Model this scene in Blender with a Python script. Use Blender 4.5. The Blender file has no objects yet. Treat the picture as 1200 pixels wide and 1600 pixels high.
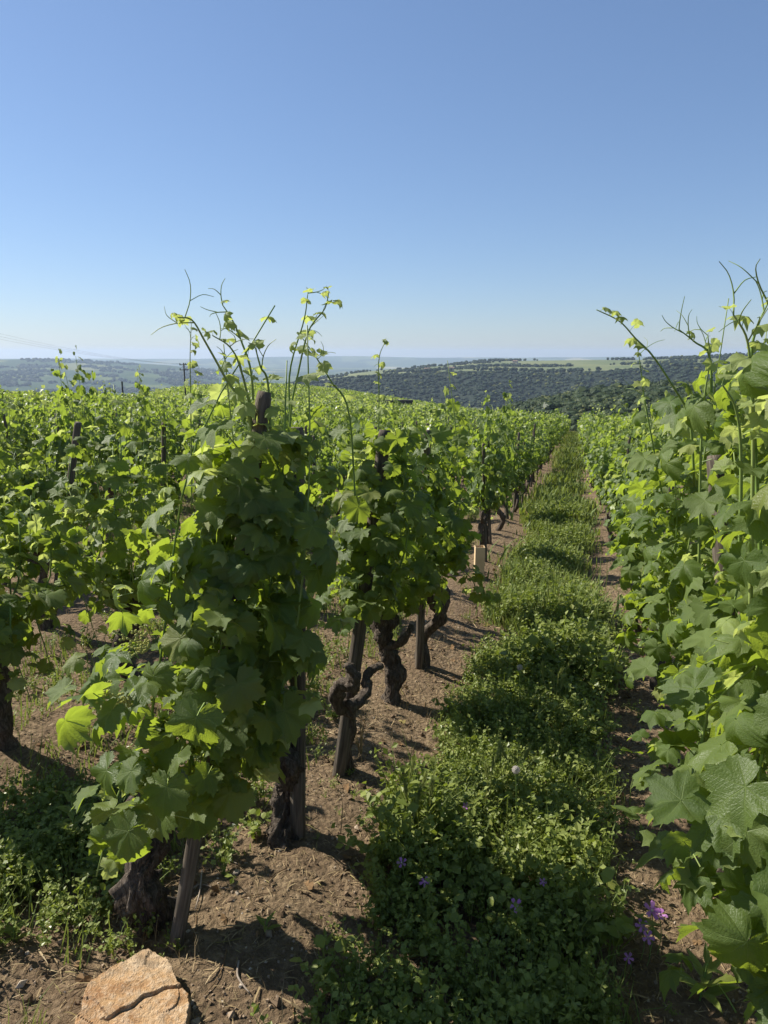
import bpy, math
import numpy as np
from mathutils import Matrix, Vector

sc = bpy.context.scene
COL = sc.collection
R = math.radians

# ------------------------------------------------------------------ camera
EYE = 1.6
PITCH = 12.6
FPX = 1109.0                      # focal length in photograph pixels (1600 high)
cam_d = bpy.data.cameras.new("camera")
cam = bpy.data.objects.new("camera", cam_d)
COL.objects.link(cam)
cam.location = (0, 0, EYE)
cam.rotation_euler = (R(90 - PITCH), 0, 0)
cam_d.sensor_fit = 'VERTICAL'
cam_d.sensor_height = 36.0
cam_d.lens = FPX / 1600 * 36
cam_d.clip_start = 0.05
cam_d.clip_end = 60000
sc.camera = cam

# ------------------------------------------------------------------ sky and sun
SUN_AZ = -64.0                    # degrees, right of the view direction is positive
SUN_EL = 41.0
world = bpy.data.worlds.new("World")
sc.world = world
world.use_nodes = True
wn = world.node_tree.nodes
wl = world.node_tree.links
bg = wn["Background"]
sky = wn.new("ShaderNodeTexSky")
sky.sky_type = 'NISHITA'
sky.sun_disc = False
sky.sun_elevation = R(SUN_EL)
sky.sun_rotation = R(SUN_AZ)
sky.altitude = 300
sky.air_density = 1.0
sky.dust_density = 0.3
sky.ozone_density = 6.0
gam = wn.new("ShaderNodeGamma")               # softer contrast over the whole dome, as the camera's tone curve gives
gam.inputs[1].default_value = 0.75
tint = wn.new("ShaderNodeMix")
tint.data_type = 'RGBA'; tint.blend_type = 'MULTIPLY'
tint.inputs[0].default_value = 1.0
tint.inputs[7].default_value = (.975, 1.03, 1.15, 1)
wl.new(sky.outputs[0], gam.inputs[0])
wl.new(gam.outputs[0], tint.inputs[6])
wl.new(tint.outputs[2], bg.inputs[0])
bg.inputs[1].default_value = 0.102
sun_d = bpy.data.lights.new("sun", 'SUN')
sun_d.energy = 5.0
sun_d.angle = R(0.53)
sun_d.color = (1.0, 0.95, 0.86)
sun = bpy.data.objects.new("sun", sun_d)
COL.objects.link(sun)
to_sun = Vector((math.sin(R(SUN_AZ)) * math.cos(R(SUN_EL)), math.cos(R(SUN_AZ)) * math.cos(R(SUN_EL)), math.sin(R(SUN_EL))))
sun.rotation_euler = to_sun.to_track_quat('Z', 'Y').to_euler()
sun.location = to_sun * 50
sc.view_settings.view_transform = 'Standard'
sc.view_settings.look = 'None'
sc.view_settings.gamma = 1.0
sc.view_settings.use_curve_mapping = False
sc.view_settings.exposure = 0.74
sc.cycles.max_bounces = 6
sc.cycles.diffuse_bounces = 2
sc.cycles.glossy_bounces = 2
sc.cycles.transmission_bounces = 3
sc.cycles.volume_bounces = 0
sc.cycles.transparent_max_bounces = 4

# ------------------------------------------------------------------ small maths
def sm(t):
    t = np.clip(t, 0, 1)
    return t * t * (3 - 2 * t)

SP, CP = math.sin(R(PITCH)), math.cos(R(PITCH))
def ray(px, py):
    cx, cy = px - 600.0, 800.0 - py
    return np.array((cx, FPX * CP + cy * SP, -FPX * SP + cy * CP))
def at(px, py, Y):
    """world point seen at photograph pixel (px, py), Y metres ahead"""
    d = ray(px, py)
    return np.array((0, 0, EYE)) + d * (Y / d[1])
def elev(px, py):
    d = ray(px, py)
    return math.degrees(math.atan2(d[0], d[1])), d[2] / math.hypot(d[0], d[1])

GA, GB = -0.042, -0.0744          # fall of the vineyard to the right and ahead
RD = np.array((0.260, 0.9656))    # direction of the rows
RN = np.array((0.9656, -0.260))   # across the rows
ROWS = [-0.9, -2.3, -3.3] + [-4.4 - 1.1 * i for i in range(60)]
ROWS_R = [0.56, 2.0]
ROWS_FAR_R = [3.3, 4.6, 5.9, 7.2]

def sines(x, y, seed, f, n=5):
    rng = np.random.default_rng(seed)
    out = 0
    for i in range(n):
        a = rng.uniform(0, 2 * math.pi)
        k = f * rng.uniform(.6, 1.7)
        out = out + np.sin((x * math.cos(a) + y * math.sin(a)) * k + rng.uniform(0, 6.28))
    return out / n

TH_K = [-180, -60, -30, -19, -13, 0, 6, 10, 14, 20, 40, 180]
RE_K = [80, 100, 120, 150, 265, 265, 220, 125, 82, 64, 60, 80]
def edge(th):
    return np.interp(th, TH_K, RE_K)
def gz(x, y, micro=True):
    x = np.asarray(x, float); y = np.asarray(y, float)
    r = np.maximum(np.hypot(x, y), 1e-4)
    th = np.degrees(np.arctan2(x, y))
    re = edge(th)
    rc = np.minimum(r, re)
    z = (GA * x + GB * y) / r * rc
    z = z + 6.2 * np.exp(-((th + 8) / 12) ** 2) * sm((rc - 90) / 140)
    d = np.maximum(r - re, 0)
    z = z - (140 * (1 - np.exp(-d * .34 / 140)))
    z = np.where(r > 400, z + sines(x, y, 3, .004) * 4 * sm((r - 400) / 600), z)
    if micro:
        off = x * RN[0] + y * RN[1]
        near = 1 - sm((r - 20) / 20)
        m = 0
        for o in ROWS[:8] + ROWS_R:
            m = m + .045 * np.exp(-((off - o) / .22) ** 2)
        m = m + .018 * sines(x, y, 5, 3.0) + .010 * sines(x, y, 6, 11.0) + .006 * sines(x, y, 7, 30.0, 8)
        z = z + m * near
    return z
def g0(x, y):
    return float(gz(x, y))
def gp(px, py, up=0.0):
    """ground point under a photograph pixel"""
    d = ray(px, py)
    t = (EYE - up) / (-d[2] + GA * d[0] + GB * d[1])
    return np.array((d[0] * t, d[1] * t))
def row_pt(off, s):
    return off * RN + s * RD

# ------------------------------------------------------------------ mesh helpers
class MB:
    def __init__(self):
        self.V = []; self.T = []; self.U = []; self.M = []; self.n = 0
    def add(self, V, T, U=None, mi=0):
        V = np.asarray(V, float).reshape(-1, 3); T = np.asarray(T, int).reshape(-1, 3)
        self.V.append(V); self.T.append(T + self.n)
        self.U.append(np.zeros((len(V), 2)) if U is None else np.asarray(U, float))
        self.M.append(np.full(len(T), mi) if np.isscalar(mi) else np.asarray(mi))
        self.n += len(V)
        return self
    def arrays(self):
        return np.concatenate(self.V), np.concatenate(self.T), np.concatenate(self.U), np.concatenate(self.M)
    def scatter(self, base, Ms, locs):
        V, T, U, M = base
        n = len(Ms)
        if n == 0: return
        W = np.einsum('nij,vj->nvi', Ms, V) + np.asarray(locs)[:, None, :]
        TT = T[None] + (np.arange(n) * len(V))[:, None, None]
        self.add(W.reshape(-1, 3), TT.reshape(-1, 3), np.tile(U, (n, 1)), np.tile(M, n))
    def mesh(self, name, mats, smooth=False):
        V, T, U, M = self.arrays()
        me = bpy.data.meshes.new(name)
        me.vertices.add(len(V)); me.vertices.foreach_set("co", V.astype('f').ravel())
        me.loops.add(len(T) * 3); me.loops.foreach_set("vertex_index", T.astype('i').ravel())
        me.polygons.add(len(T))
        me.polygons.foreach_set("loop_start", (np.arange(len(T)) * 3).astype('i'))
        me.polygons.foreach_set("material_index", M.astype('i'))
        me.polygons.foreach_set("use_smooth", np.full(len(T), bool(smooth)))
        uv = me.uv_layers.new(name="UVMap")
        uv.data.foreach_set("uv", U[T.ravel()].astype('f').ravel())
        for m in mats: me.materials.append(m)
        me.update(); me.validate()
        return me
    def build(self, name, mats, parent=None, smooth=False):
        return link(name, self.mesh(name, mats, smooth), parent)

def link(name, me, parent=None):
    o = bpy.data.objects.new(name, me)
    COL.objects.link(o)
    if parent is not None: o.parent = parent
    return o
def empty(name, loc):
    o = bpy.data.objects.new(name, None)
    o.empty_display_size = .1
    COL.objects.link(o)
    o.location = [float(c) for c in loc]
    return o
def tag(o, label=None, cat=None, group=None, kind=None):
    if label: o["label"] = label
    if cat: o["category"] = cat
    if group: o["group"] = group
    if kind: o["kind"] = kind
    return o

def catmull(P, n):
    P = np.asarray(P, float)
    Q = np.vstack([2 * P[0] - P[1], P, 2 * P[-1] - P[-2]])
    seg = len(P) - 1
    out = []
    for t in np.linspace(0, seg - 1e-6, n):
        i = int(t); f = t - i
        a, b, c, d = Q[i], Q[i + 1], Q[i + 2], Q[i + 3]
        out.append(.5 * ((2 * b) + (-a + c) * f + (2 * a - 5 * b + 4 * c - d) * f * f + (-a + 3 * b - 3 * c + d) * f ** 3))
    return np.array(out)

def tube(P, rad, sides=5, cap=True, radfn=None):
    P = np.asarray(P, float); n = len(P)
    rad = np.broadcast_to(np.asarray(rad, float), (n,))
    tan = np.gradient(P, axis=0)
    tan /= np.maximum(np.linalg.norm(tan, axis=1, keepdims=True), 1e-9)
    ref = np.array((1., 0, 0)) if abs(tan[0][0]) < .8 else np.array((0, 1., 0))
    V = []
    for i in range(n):
        u = ref - tan[i] * ref.dot(tan[i]); u /= max(np.linalg.norm(u), 1e-9)
        w = np.cross(tan[i], u); ref = u
        a = np.arange(sides) / sides * 2 * math.pi
        rr = rad[i] * (radfn(i, a) if radfn else 1.0)
        V.append(P[i] + np.outer(rr * np.cos(a), u) + np.outer(rr * np.sin(a), w))
    V = np.concatenate(V)
    T = []
    for i in range(n - 1):
        for k in range(sides):
            a = i * sides + k; b = i * sides + (k + 1) % sides
            T += [(a, b, b + sides), (a, b + sides, a + sides)]
    if cap:
        V = np.vstack([V, P[0], P[-1]])
        c0, c1 = n * sides, n * sides + 1
        for k in range(sides):
            T.append((c0, (k + 1) % sides, k))
            T.append((c1, (n - 1) * sides + k, (n - 1) * sides + (k + 1) % sides))
    U = np.repeat(np.linspace(0, 1, n), sides)
    U = np.stack([np.tile(np.arange(sides) / sides, n), U], 1)
    if cap: U = np.vstack([U, (0, 0), (0, 1)])
    return V, np.array(T), U

def rots(az, tilt=0., roll=0., s=1.0):
    """local +Y turned to direction angle az (counter-clockwise from +X), then tilted and rolled"""
    az, tilt, roll, s = np.broadcast_arrays(*[np.asarray(v, float) for v in (az, tilt, roll, s)])
    a = az - math.pi / 2
    c, d = np.cos(a), np.sin(a); z0 = np.zeros_like(a); o1 = np.ones_like(a)
    Rz = np.stack([np.stack([c, -d, z0], -1), np.stack([d, c, z0], -1), np.stack([z0, z0, o1], -1)], -2)
    c, d = np.cos(tilt), np.sin(tilt)
    Rx = np.stack([np.stack([o1, z0, z0], -1), np.stack([z0, c, -d], -1), np.stack([z0, d, c], -1)], -2)
    c, d = np.cos(roll), np.sin(roll)
    Ry = np.stack([np.stack([c, z0, d], -1), np.stack([z0, o1, z0], -1), np.stack([-d, z0, c], -1)], -2)
    return (Rz @ Rx @ Ry) * s[..., None, None]

def ico(sub=0):
    p = (1 + 5 ** .5) / 2
    V = [(-1, p, 0), (1, p, 0), (-1, -p, 0), (1, -p, 0), (0, -1, p), (0, 1, p), (0, -1, -p), (0, 1, -p), (p, 0, -1), (p, 0, 1), (-p, 0, -1), (-p, 0, 1)]
    F = [(0, 11, 5), (0, 5, 1), (0, 1, 7), (0, 7, 10), (0, 10, 11), (1, 5, 9), (5, 11, 4), (11, 10, 2), (10, 7, 6), (7, 1, 8),
         (3, 9, 4), (3, 4, 2), (3, 2, 6), (3, 6, 8), (3, 8, 9), (4, 9, 5), (2, 4, 11), (6, 2, 10), (8, 6, 7), (9, 8, 1)]
    V = [np.array(v) / np.linalg.norm(v) for v in V]
    for _ in range(sub):
        mid = {}; G = []
        def m(a, b):
            k = (min(a, b), max(a, b))
            if k not in mid:
                q = V[a] + V[b]; V.append(q / np.linalg.norm(q)); mid[k] = len(V) - 1
            return mid[k]
        for a, b, c in F:
            ab, bc, ca = m(a, b), m(b, c), m(c, a)
            G += [(a, ab, ca), (b, bc, ab), (c, ca, bc), (ab, bc, ca)]
        F = G
    return np.array(V), np.array(F)

# ------------------------------------------------------------------ materials
class NT:
    def __init__(self, name):
        self.m = bpy.data.materials.new(name); self.m.use_nodes = True
        self.t = self.m.node_tree; self.t.nodes.clear()
        self.out = self.n("ShaderNodeOutputMaterial")
    def n(self, typ, **kw):
        nd = self.t.nodes.new(typ)
        for k, v in kw.items(): setattr(nd, k, v)
        return nd
    def L(self, a, b): self.t.links.new(a, b)
    def val(self, sock, v):
        if hasattr(v, "is_output"): self.L(v, sock)
        else: sock.default_value = v
    def math(self, op, a, b=None, c=None, clamp=False):
        nd = self.n("ShaderNodeMath", operation=op); nd.use_clamp = clamp
        for i, v in enumerate((a, b, c)):
            if v is not None: self.val(nd.inputs[i], v)
        return nd.outputs[0]
    def mix(self, f, a, b, blend='MIX'):
        nd = self.n("ShaderNodeMix", data_type='RGBA', blend_type=blend)
        self.val(nd.inputs[0], f)
        for s, v in ((nd.inputs[6], a), (nd.inputs[7], b)):
            if isinstance(v, tuple): v = (*v, 1.0) if len(v) == 3 else v
            self.val(s, v)
        return nd.outputs[2]
    def ramp(self, f, stops, interp='LINEAR'):
        nd = self.n("ShaderNodeValToRGB"); cr = nd.color_ramp; cr.interpolation = interp
        while len(cr.elements) < len(stops): cr.elements.new(.5)
        for e, (p, c) in zip(cr.elements, stops):
            e.position = p; e.color = (*c, 1) if len(c) == 3 else c
        self.L(f, nd.inputs[0]); return nd.outputs[0]
    def noise(self, vec, scale, detail=4, rough=.55, dist=0):
        nd = self.n("ShaderNodeTexNoise"); nd.inputs["Scale"].default_value = scale
        nd.inputs["Detail"].default_value = detail; nd.inputs["Roughness"].default_value = rough; nd.inputs["Distortion"].default_value = dist
        if vec is not None: self.L(vec, nd.inputs["Vector"])
        return nd.outputs[0]
    def bump(self, h, strength, dist):
        nd = self.n("ShaderNodeBump"); nd.inputs["Strength"].default_value = strength; nd.inputs["Distance"].default_value = dist
        self.L(h, nd.inputs["Height"]); return nd.outputs[0]
    def pos(self): return self.n("ShaderNodeNewGeometry").outputs["Position"]
    def obj(self): return self.n("ShaderNodeTexCoord").outputs["Object"]
    def rnd(self):
        a = self.n("ShaderNodeObjectInfo").outputs["Random"]; b = self.n("ShaderNodeNewGeometry").outputs["Random Per Island"]
        return self.math('FRACT', self.math('ADD', a, b))
    def pbsdf(self, col, rough=.8, spec=.3, normal=None):
        p = self.n("ShaderNodeBsdfPrincipled")
        self.val(p.inputs["Base Color"], (*col, 1) if isinstance(col, tuple) else col)
        self.val(p.inputs["Roughness"], rough); p.inputs["Specular IOR Level"].default_value = spec
        if normal is not None: self.L(normal, p.inputs["Normal"])
        return p
    def done(self, shader): self.L(shader, self.out.inputs[0]); return self.m

def leaf_material(name, dark, light, under, trans, tfac, veins=False, rough=.56, spec=.34, young=False):
    k = NT(name)
    rnd = k.rnd()
    col = k.mix(rnd, dark, light)
    if not young: col = k.mix(k.math('MULTIPLY', k.math('GREATER_THAN', k.math('FRACT', k.math('MULTIPLY', rnd, 13.7)), .94), .55), col, (.24, .24, .05))
    nz = k.noise(k.n("ShaderNodeTexCoord").outputs["UV"], 4.0, 3)
    col = k.mix(k.math('MULTIPLY', nz, .35), col, light)
    normal = None
    if veins:
        uv = k.n("ShaderNodeUVMap").outputs[0]
        sx = k.n("ShaderNodeSeparateXYZ"); k.L(uv, sx.inputs[0])
        x, y = sx.outputs[0], sx.outputs[1]
        A = k.math('ABSOLUTE', k.math('ARCTAN2', x, y))
        phi = k.math('MINIMUM', A, k.math('MINIMUM', k.math('ABSOLUTE', k.math('SUBTRACT', A, .90)), k.math('ABSOLUTE', k.math('SUBTRACT', A, 1.90))))
        r = k.math('SQRT', k.math('ADD', k.math('MULTIPLY', x, x), k.math('MULTIPLY', y, y)))
        v = k.math('MULTIPLY', r, k.math('SINE', phi)); u = k.math('MULTIPLY', r, k.math('COSINE', phi))
        main = k.math('SUBTRACT', 1.0, k.math('DIVIDE', v, k.math('SUBTRACT', .019, k.math('MULTIPLY', r, .02))), clamp=True)
        w = k.math('PINGPONG', k.math('MULTIPLY', k.math('SUBTRACT', u, k.math('MULTIPLY', v, .85)), 9.0), .5)
        sec = k.math('SUBTRACT', 1.0, k.math('MULTIPLY', w, 9.0), clamp=True)
        vein = k.math('MAXIMUM', main, k.math('MULTIPLY', sec, .16))
        col = k.mix(k.math('MULTIPLY', vein, .5), col, (.24, .31, .10))
        h = k.math('SUBTRACT', k.math('MULTIPLY', nz, .5), k.math('MULTIPLY', vein, .55))
        h = k.math('ADD', h, k.math('MULTIPLY', k.noise(uv, 22, 2), .45))
        normal = k.bump(h, .38, .010)
    back = k.n("ShaderNodeNewGeometry").outputs["Backfacing"]
    c2 = k.mix(back, col, k.mix(rnd, under, tuple(c * 1.2 for c in under)))
    p = k.pbsdf(c2, k.math('ADD', k.math('ADD', rough - .14, k.math('MULTIPLY', k.math('FRACT', k.math('MULTIPLY', rnd, 7.3)), .26)), k.math('MULTIPLY', back, .2)), spec, normal)
    tr = k.n("ShaderNodeBsdfTranslucent")
    k.L(k.mix(rnd, trans, tuple(c * .75 for c in trans)), tr.inputs[0])
    if normal is not None: k.L(normal, tr.inputs["Normal"])
    ms = k.n("ShaderNodeMixShader"); ms.inputs[0].default_value = tfac
    k.L(p.outputs[0], ms.inputs[1]); k.L(tr.outputs[0], ms.inputs[2])
    return k.done(ms.outputs[0])

M_LEAF = leaf_material("vine leaf", (.048, .084, .020), (.130, .175, .045), (.135, .185, .090), (.43, .55, .045), .45, True)
M_YOUNG = leaf_material("young vine leaf", (.20, .27, .07), (.32, .38, .14), (.30, .34, .17), (.62, .70, .16), .52, True, .5)
M_LEAF2 = leaf_material("vine leaf plain", (.046, .082, .022), (.132, .182, .054), (.140, .188, .090), (.39, .52, .050), .43)
M_YOUNG2 = leaf_material("young vine leaf plain", (.20, .27, .07), (.34, .39, .15), (.30, .34, .17), (.55, .64, .13), .46, False, .42, .45)
M_WEED = leaf_material("weed leaf", (.115, .160, .030), (.25, .285, .065), (.13, .17, .05), (.32, .40, .04), .34, False, .5, .35)
M_GRASS = leaf_material("grass blade", (.19, .22, .048), (.35, .34, .11), (.14, .18, .05), (.30, .38, .06), .32, False, .55, .3)
M_STRAW = leaf_material("dry straw", (.24, .17, .085), (.40, .30, .16), (.32, .24, .13), (.40, .3, .15), .12, False, .7, .2)
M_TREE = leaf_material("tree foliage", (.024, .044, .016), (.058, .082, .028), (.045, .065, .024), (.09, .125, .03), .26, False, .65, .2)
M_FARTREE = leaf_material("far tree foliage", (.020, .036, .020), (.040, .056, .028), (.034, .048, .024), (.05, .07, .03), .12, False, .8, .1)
M_SHOOT = (lambda k: k.done(k.pbsdf(k.mix(k.rnd(), (.15, .24, .05), (.24, .30, .08)), .5, .4).outputs[0]))(NT("green shoot"))

def m_bark():
    k = NT("vine bark"); o = k.obj()
    mp = k.n("ShaderNodeMapping"); mp.inputs["Scale"].default_value = (1, 1, .28); k.L(o, mp.inputs[0])
    n1 = k.noise(mp.outputs[0], 70, 6, .65, 1.2); n2 = k.noise(o, 14, 4)
    col = k.ramp(n1, [(.3, (.030, .022, .017)), (.5, (.115, .088, .067)), (.7, (.29, .235, .185))])
    col = k.mix(k.math('MULTIPLY', n2, .5), col, (.10, .085, .065))
    return k.done(k.pbsdf(col, .95, .15, k.bump(k.math('ADD', n1, k.math('MULTIPLY', n2, .6)), 1.0, .02)).outputs[0])
M_BARK = m_bark()
def m_stake():
    k = NT("weathered stake wood"); o = k.obj()
    mp = k.n("ShaderNodeMapping"); mp.inputs["Scale"].default_value = (1, 1, .06); k.L(o, mp.inputs[0])
    n1 = k.noise(mp.outputs[0], 90, 5, .6, .3); n2 = k.noise(o, 5, 3)
    col = k.ramp(n1, [(.3, (.032, .025, .018)), (.52, (.125, .100, .074)), (.75, (.24, .20, .155))])
    col = k.mix(k.math('MULTIPLY', n2, .45), col, (.10, .085, .065))
    return k.done(k.pbsdf(col, .85, .2, k.bump(n1, .7, .008)).outputs[0])
M_STAKE = m_stake()
def m_soil():
    k = NT("vineyard soil"); p = k.pos()
    n1 = k.noise(p, 1.7, 5, .6); n2 = k.noise(p, 26, 6, .7); n3 = k.noise(p, 130, 4, .7)
    col = k.ramp(n2, [(.28, (.105, .072, .042)), (.5, (.230, .162, .096)), (.72, (.385, .285, .175))])
    col = k.mix(k.ramp(n1, [(.4, (0, 0, 0)), (.62, (.6, .6, .6))]), col, (.175, .118, .072))
    vo = k.n("ShaderNodeTexVoronoi"); vo.inputs["Scale"].default_value = 42; k.L(p, vo.inputs["Vector"])
    speck = k.math('MULTIPLY', k.math('LESS_THAN', vo.outputs["Distance"], .22), k.math('GREATER_THAN', n3, .56))
    col = k.mix(k.math('MULTIPLY', speck, .6), col, (.36, .28, .19))
    h = k.math('ADD', k.math('MULTIPLY', n2, 1.0), k.math('MULTIPLY', n3, .5))
    h = k.math('SUBTRACT', h, k.math('MULTIPLY', vo.outputs["Distance"], .6))
    return k.done(k.pbsdf(col, .95, .12, k.bump(h, 1.0, .03)).outputs[0])
M_SOIL = m_soil()
def m_fields(name, cell, woods=.5, seed=0.0):
    k = NT(name); p = k.pos()
    mp = k.n("ShaderNodeMapping"); mp.inputs["Location"].default_value = (seed, seed * 1.7, 0); mp.inputs["Scale"].default_value = (1.0, .55, 0); k.L(p, mp.inputs[0])
    wv = k.n("ShaderNodeVectorMath", operation='ADD')
    nzc = k.n("ShaderNodeTexNoise"); nzc.inputs["Scale"].default_value = 1.3 / cell; k.L(mp.outputs[0], nzc.inputs["Vector"])
    sc_ = k.n("ShaderNodeVectorMath", operation='SCALE'); sc_.inputs["Scale"].default_value = cell * .5; k.L(nzc.outputs["Color"], sc_.inputs[0])
    k.L(mp.outputs[0], wv.inputs[0]); k.L(sc_.outputs[0], wv.inputs[1])
    vo = k.n("ShaderNodeTexVoronoi"); vo.inputs["Scale"].default_value = 1 / cell; k.L(wv.outputs[0], vo.inputs["Vector"])
    sp = k.n("ShaderNodeSeparateColor"); k.L(vo.outputs["Color"], sp.inputs[0])
    fld = k.ramp(sp.outputs[0], [(0, (.050, .080, .028)), (.3, (.075, .105, .035)), (.55, (.11, .135, .048)), (.80, (.17, .17, .07)), (.93, (.34, .30, .16))], 'CONSTANT')
    big = k.noise(mp.outputs[0], .9 / cell, 5, .6)
    wmask = k.ramp(big, [(woods - .04, (0, 0, 0)), (woods + .02, (1, 1, 1))])
    fine = k.noise(p, 6 / cell, 4)
    wood = k.mix(fine, (.022, .042, .018), (.055, .085, .030))
    col = k.mix(wmask, wood, k.mix(k.math('MULTIPLY', fine, .4), fld, (.09, .12, .04)))
    return k.done(k.pbsdf(col, .95, .05).outputs[0])
M_VALLEY = m_fields("valley fields", 420, .50, 77)
M_HILLC = m_fields("hillside fields", 300, .555, 1310)
M_HILLD = m_fields("distant hills", 900, .5, 500)
def m_plain(name, c1, c2, scale, rough=.9, bump=0, spec=.2):
    k = NT(name); p = k.obj(); nz = k.noise(p, scale, 5, .6)
    col = k.mix(k.ramp(nz, [(.3, (0, 0, 0)), (.7, (1, 1, 1))]), c1, c2)
    return k.done(k.pbsdf(col, rough, spec, k.bump(nz, .6, bump) if bump else None).outputs[0])
M_WOODFLOOR = m_plain("wooded slope floor", (.010, .018, .009), (.018, .027, .012), .15)
M_PLATEAU = m_plain("plateau meadow", (.085, .115, .042), (.19, .195, .08), .009)
M_ROCK = None

# ------------------------------------------------------------------ ground sheet
def ring_sheet():
    az = np.concatenate([np.linspace(-180, -42, 36, endpoint=False), np.linspace(-42, 42, 190, endpoint=False), np.linspace(42, 180, 36, endpoint=False)])
    rr = [.25]
    while rr[-1] < 12300:
        r = rr[-1]
        rr.append(r + max(.02, r * (.009 if r < 12 else .025 if r < 400 else .05)))
    rr = np.array(rr)
    A, Q = np.meshgrid(np.radians(az), rr)
    X, Y = Q * np.sin(A), Q * np.cos(A)
    Z = gz(X, Y)
    n, m = X.shape
    V = np.vstack([np.stack([X, Y, Z], -1).reshape(-1, 3), (0, 0, g0(0.001, 0))])
    i, j = np.meshgrid(np.arange(n - 1), np.arange(m), indexing='ij')
    a = i * m + j; b = i * m + (j + 1) % m
    T = np.concatenate([np.stack([a, a + m, b + m], -1).reshape(-1, 3), np.stack([a, b + m, b], -1).reshape(-1, 3)])
    mi = np.where(np.tile((rr[:-1, None] > edge(az)[None] + 6).reshape(-1), 2), 1, 0)
    jj = np.arange(m)
    T = np.vstack([T, np.stack([np.full(m, n * m), jj, (jj + 1) % m], -1)])
    mi = np.concatenate([mi, np.zeros(m, int)])
    return MB().add(V, T, None, mi)
tag(ring_sheet().build("ground", [M_SOIL, M_VALLEY], smooth=True), "stony brown vineyard soil falling away to the valley", kind='structure')

# ------------------------------------------------------------------ hills
def profile(pts):
    e = sorted(elev(*p) for p in pts)
    return np.array([q[0] for q in e]), np.array([q[1] for q in e])

def hill_mesh(thr, nth, radii, zfun):
    th = np.linspace(*thr, nth)
    A, Q = np.meshgrid(th, radii)
    X, Y = Q * np.sin(np.radians(A)), Q * np.cos(np.radians(A))
    Z = zfun(A, Q, X, Y)
    n, m = X.shape
    i, j = np.meshgrid(np.arange(n - 1), np.arange(m - 1), indexing='ij')
    a = i * m + j
    T = np.concatenate([np.stack([a, a + m, a + m + 1], -1).reshape(-1, 3), np.stack([a, a + m + 1, a + 1], -1).reshape(-1, 3)])
    return np.stack([X, Y, Z], -1).reshape(-1, 3), T, np.tile(Q[:-1, :-1].reshape(-1), 2)

# near wooded slope on the right
PA = profile([(640, 690), (740, 652), (780, 638), (820, 626), (870, 612), (930, 601), (1000, 594), (1100, 588), (1200, 583), (1500, 583)])
def zA(th, r, x, y):
    top = EYE + 330 * np.interp(th, *PA) - 11.0
    bot = np.interp(th, [0, 14, 22, 27, 60], [-75, -62, -30, -19, -17])
    t = sm((r - 120) / 210)
    return bot + (top - bot) * t + sines(x, y, 21, .05) * 2.0 * t - np.maximum(r - 430, 0) * .3
V, T, _ = hill_mesh((2, 60), 90, np.linspace(95, 640, 60), zA)
tag(MB().add(V, T).build("wooded_hill", [M_WOODFLOOR], smooth=True), "nearer wooded hillside beyond the end of the grass path", kind='structure')

# far ridge across the ravine with fields on top
PB1 = profile([(380, 622), (440, 604), (500, 592), (560, 584), (620, 580), (680, 578), (740, 577), (800, 578), (860, 581), (930, 578), (1000, 574), (1200, 566), (1600, 560)])
PB2 = profile([(380, 618), (440, 600), (500, 588), (560, 580), (600, 576), (640, 573), (700, 569), (760, 563), (840, 561), (900, 560), (1000, 560), (1100, 555), (1200, 551), (1600, 548)])
def zB(th, r, x, y):
    z1 = EYE + 1350 * np.interp(th, *PB1) - 6
    z2 = EYE + 2100 * np.interp(th, *PB2) - 4
    gully = np.abs(np.sin(th * .42 + 1.0 + .0016 * r)) ** .7
    face = -150 + (z1 + 150) * np.clip((r - 780) / 570, 0, 1) ** .8
    face = face - 26 * gully * np.sin(np.clip((r - 780) / 570, 0, 1) * math.pi)
    plat = z1 + (z2 - z1) * np.clip((r - 1350) / 750, 0, 1)
    z = np.where(r < 1350, face, plat) - np.maximum(r - 2150, 0) * .25
    return z + sines(x, y, 31, .012) * 3
V, T, RQ = hill_mesh((-17, 60), 170, np.concatenate([np.linspace(760, 1350, 46), np.linspace(1380, 2600, 26)]), zB)
tag(MB().add(V, T, None, np.where(RQ > 1400, 1, 0)).build("ridge", [M_WOODFLOOR, M_PLATEAU], smooth=True), "long wooded ridge with pale meadows along its top", kind='structure')

# field-patched hills on the left
PC = profile([(-700, 552), (-300, 553), (0, 560), (60, 559), (130, 562), (200, 565), (260, 569), (330, 577), (420, 592), (520, 606)])
def zC(th, r, x, y):
    top = EYE + 5000 * np.interp(th, *PC) - 8
    t = np.clip((r - 2300) / 2700, 0, 1) ** 1.25
    return -165 + (top + 165) * t + sines(x, y, 41, .0042) * 13 * np.sin(np.clip(t, 0, 1) * math.pi) + sines(x, y, 42, .012) * 4 * t * (1 - t) * 4 - np.maximum(r - 5100, 0) * .12
V, T, _ = hill_mesh((-60, -2), 150, np.linspace(2200, 6200, 70), zC)
tag(MB().add(V, T).build("field_hill", [M_HILLC], smooth=True), "hazy hills patched with fields and woods", kind='structure')

PD = profile([(-1500, 556), (-300, 558), (150, 560), (300, 561), (400, 559), (480, 557), (560, 556), (640, 557), (700, 558), (900, 560), (1200, 557), (2400, 557)])
def zD(th, r, x, y):
    top = EYE + 10500 * np.interp(th, *PD)
    t = sm((r - 8200) / 2300)
    return -160 + (top + 160) * t + sines(x, y, 51, .0012) * 22 * t + sines(x, y, 52, .004, 7) * 9 * t - np.maximum(r - 10700, 0) * .1
V, T, _ = hill_mesh((-75, 75), 300, np.linspace(8000, 12200, 26), zD)
tag(MB().add(V, T).build("far_hills", [M_HILLD], smooth=True), "faint blue hills along the horizon", kind='structure')

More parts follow.
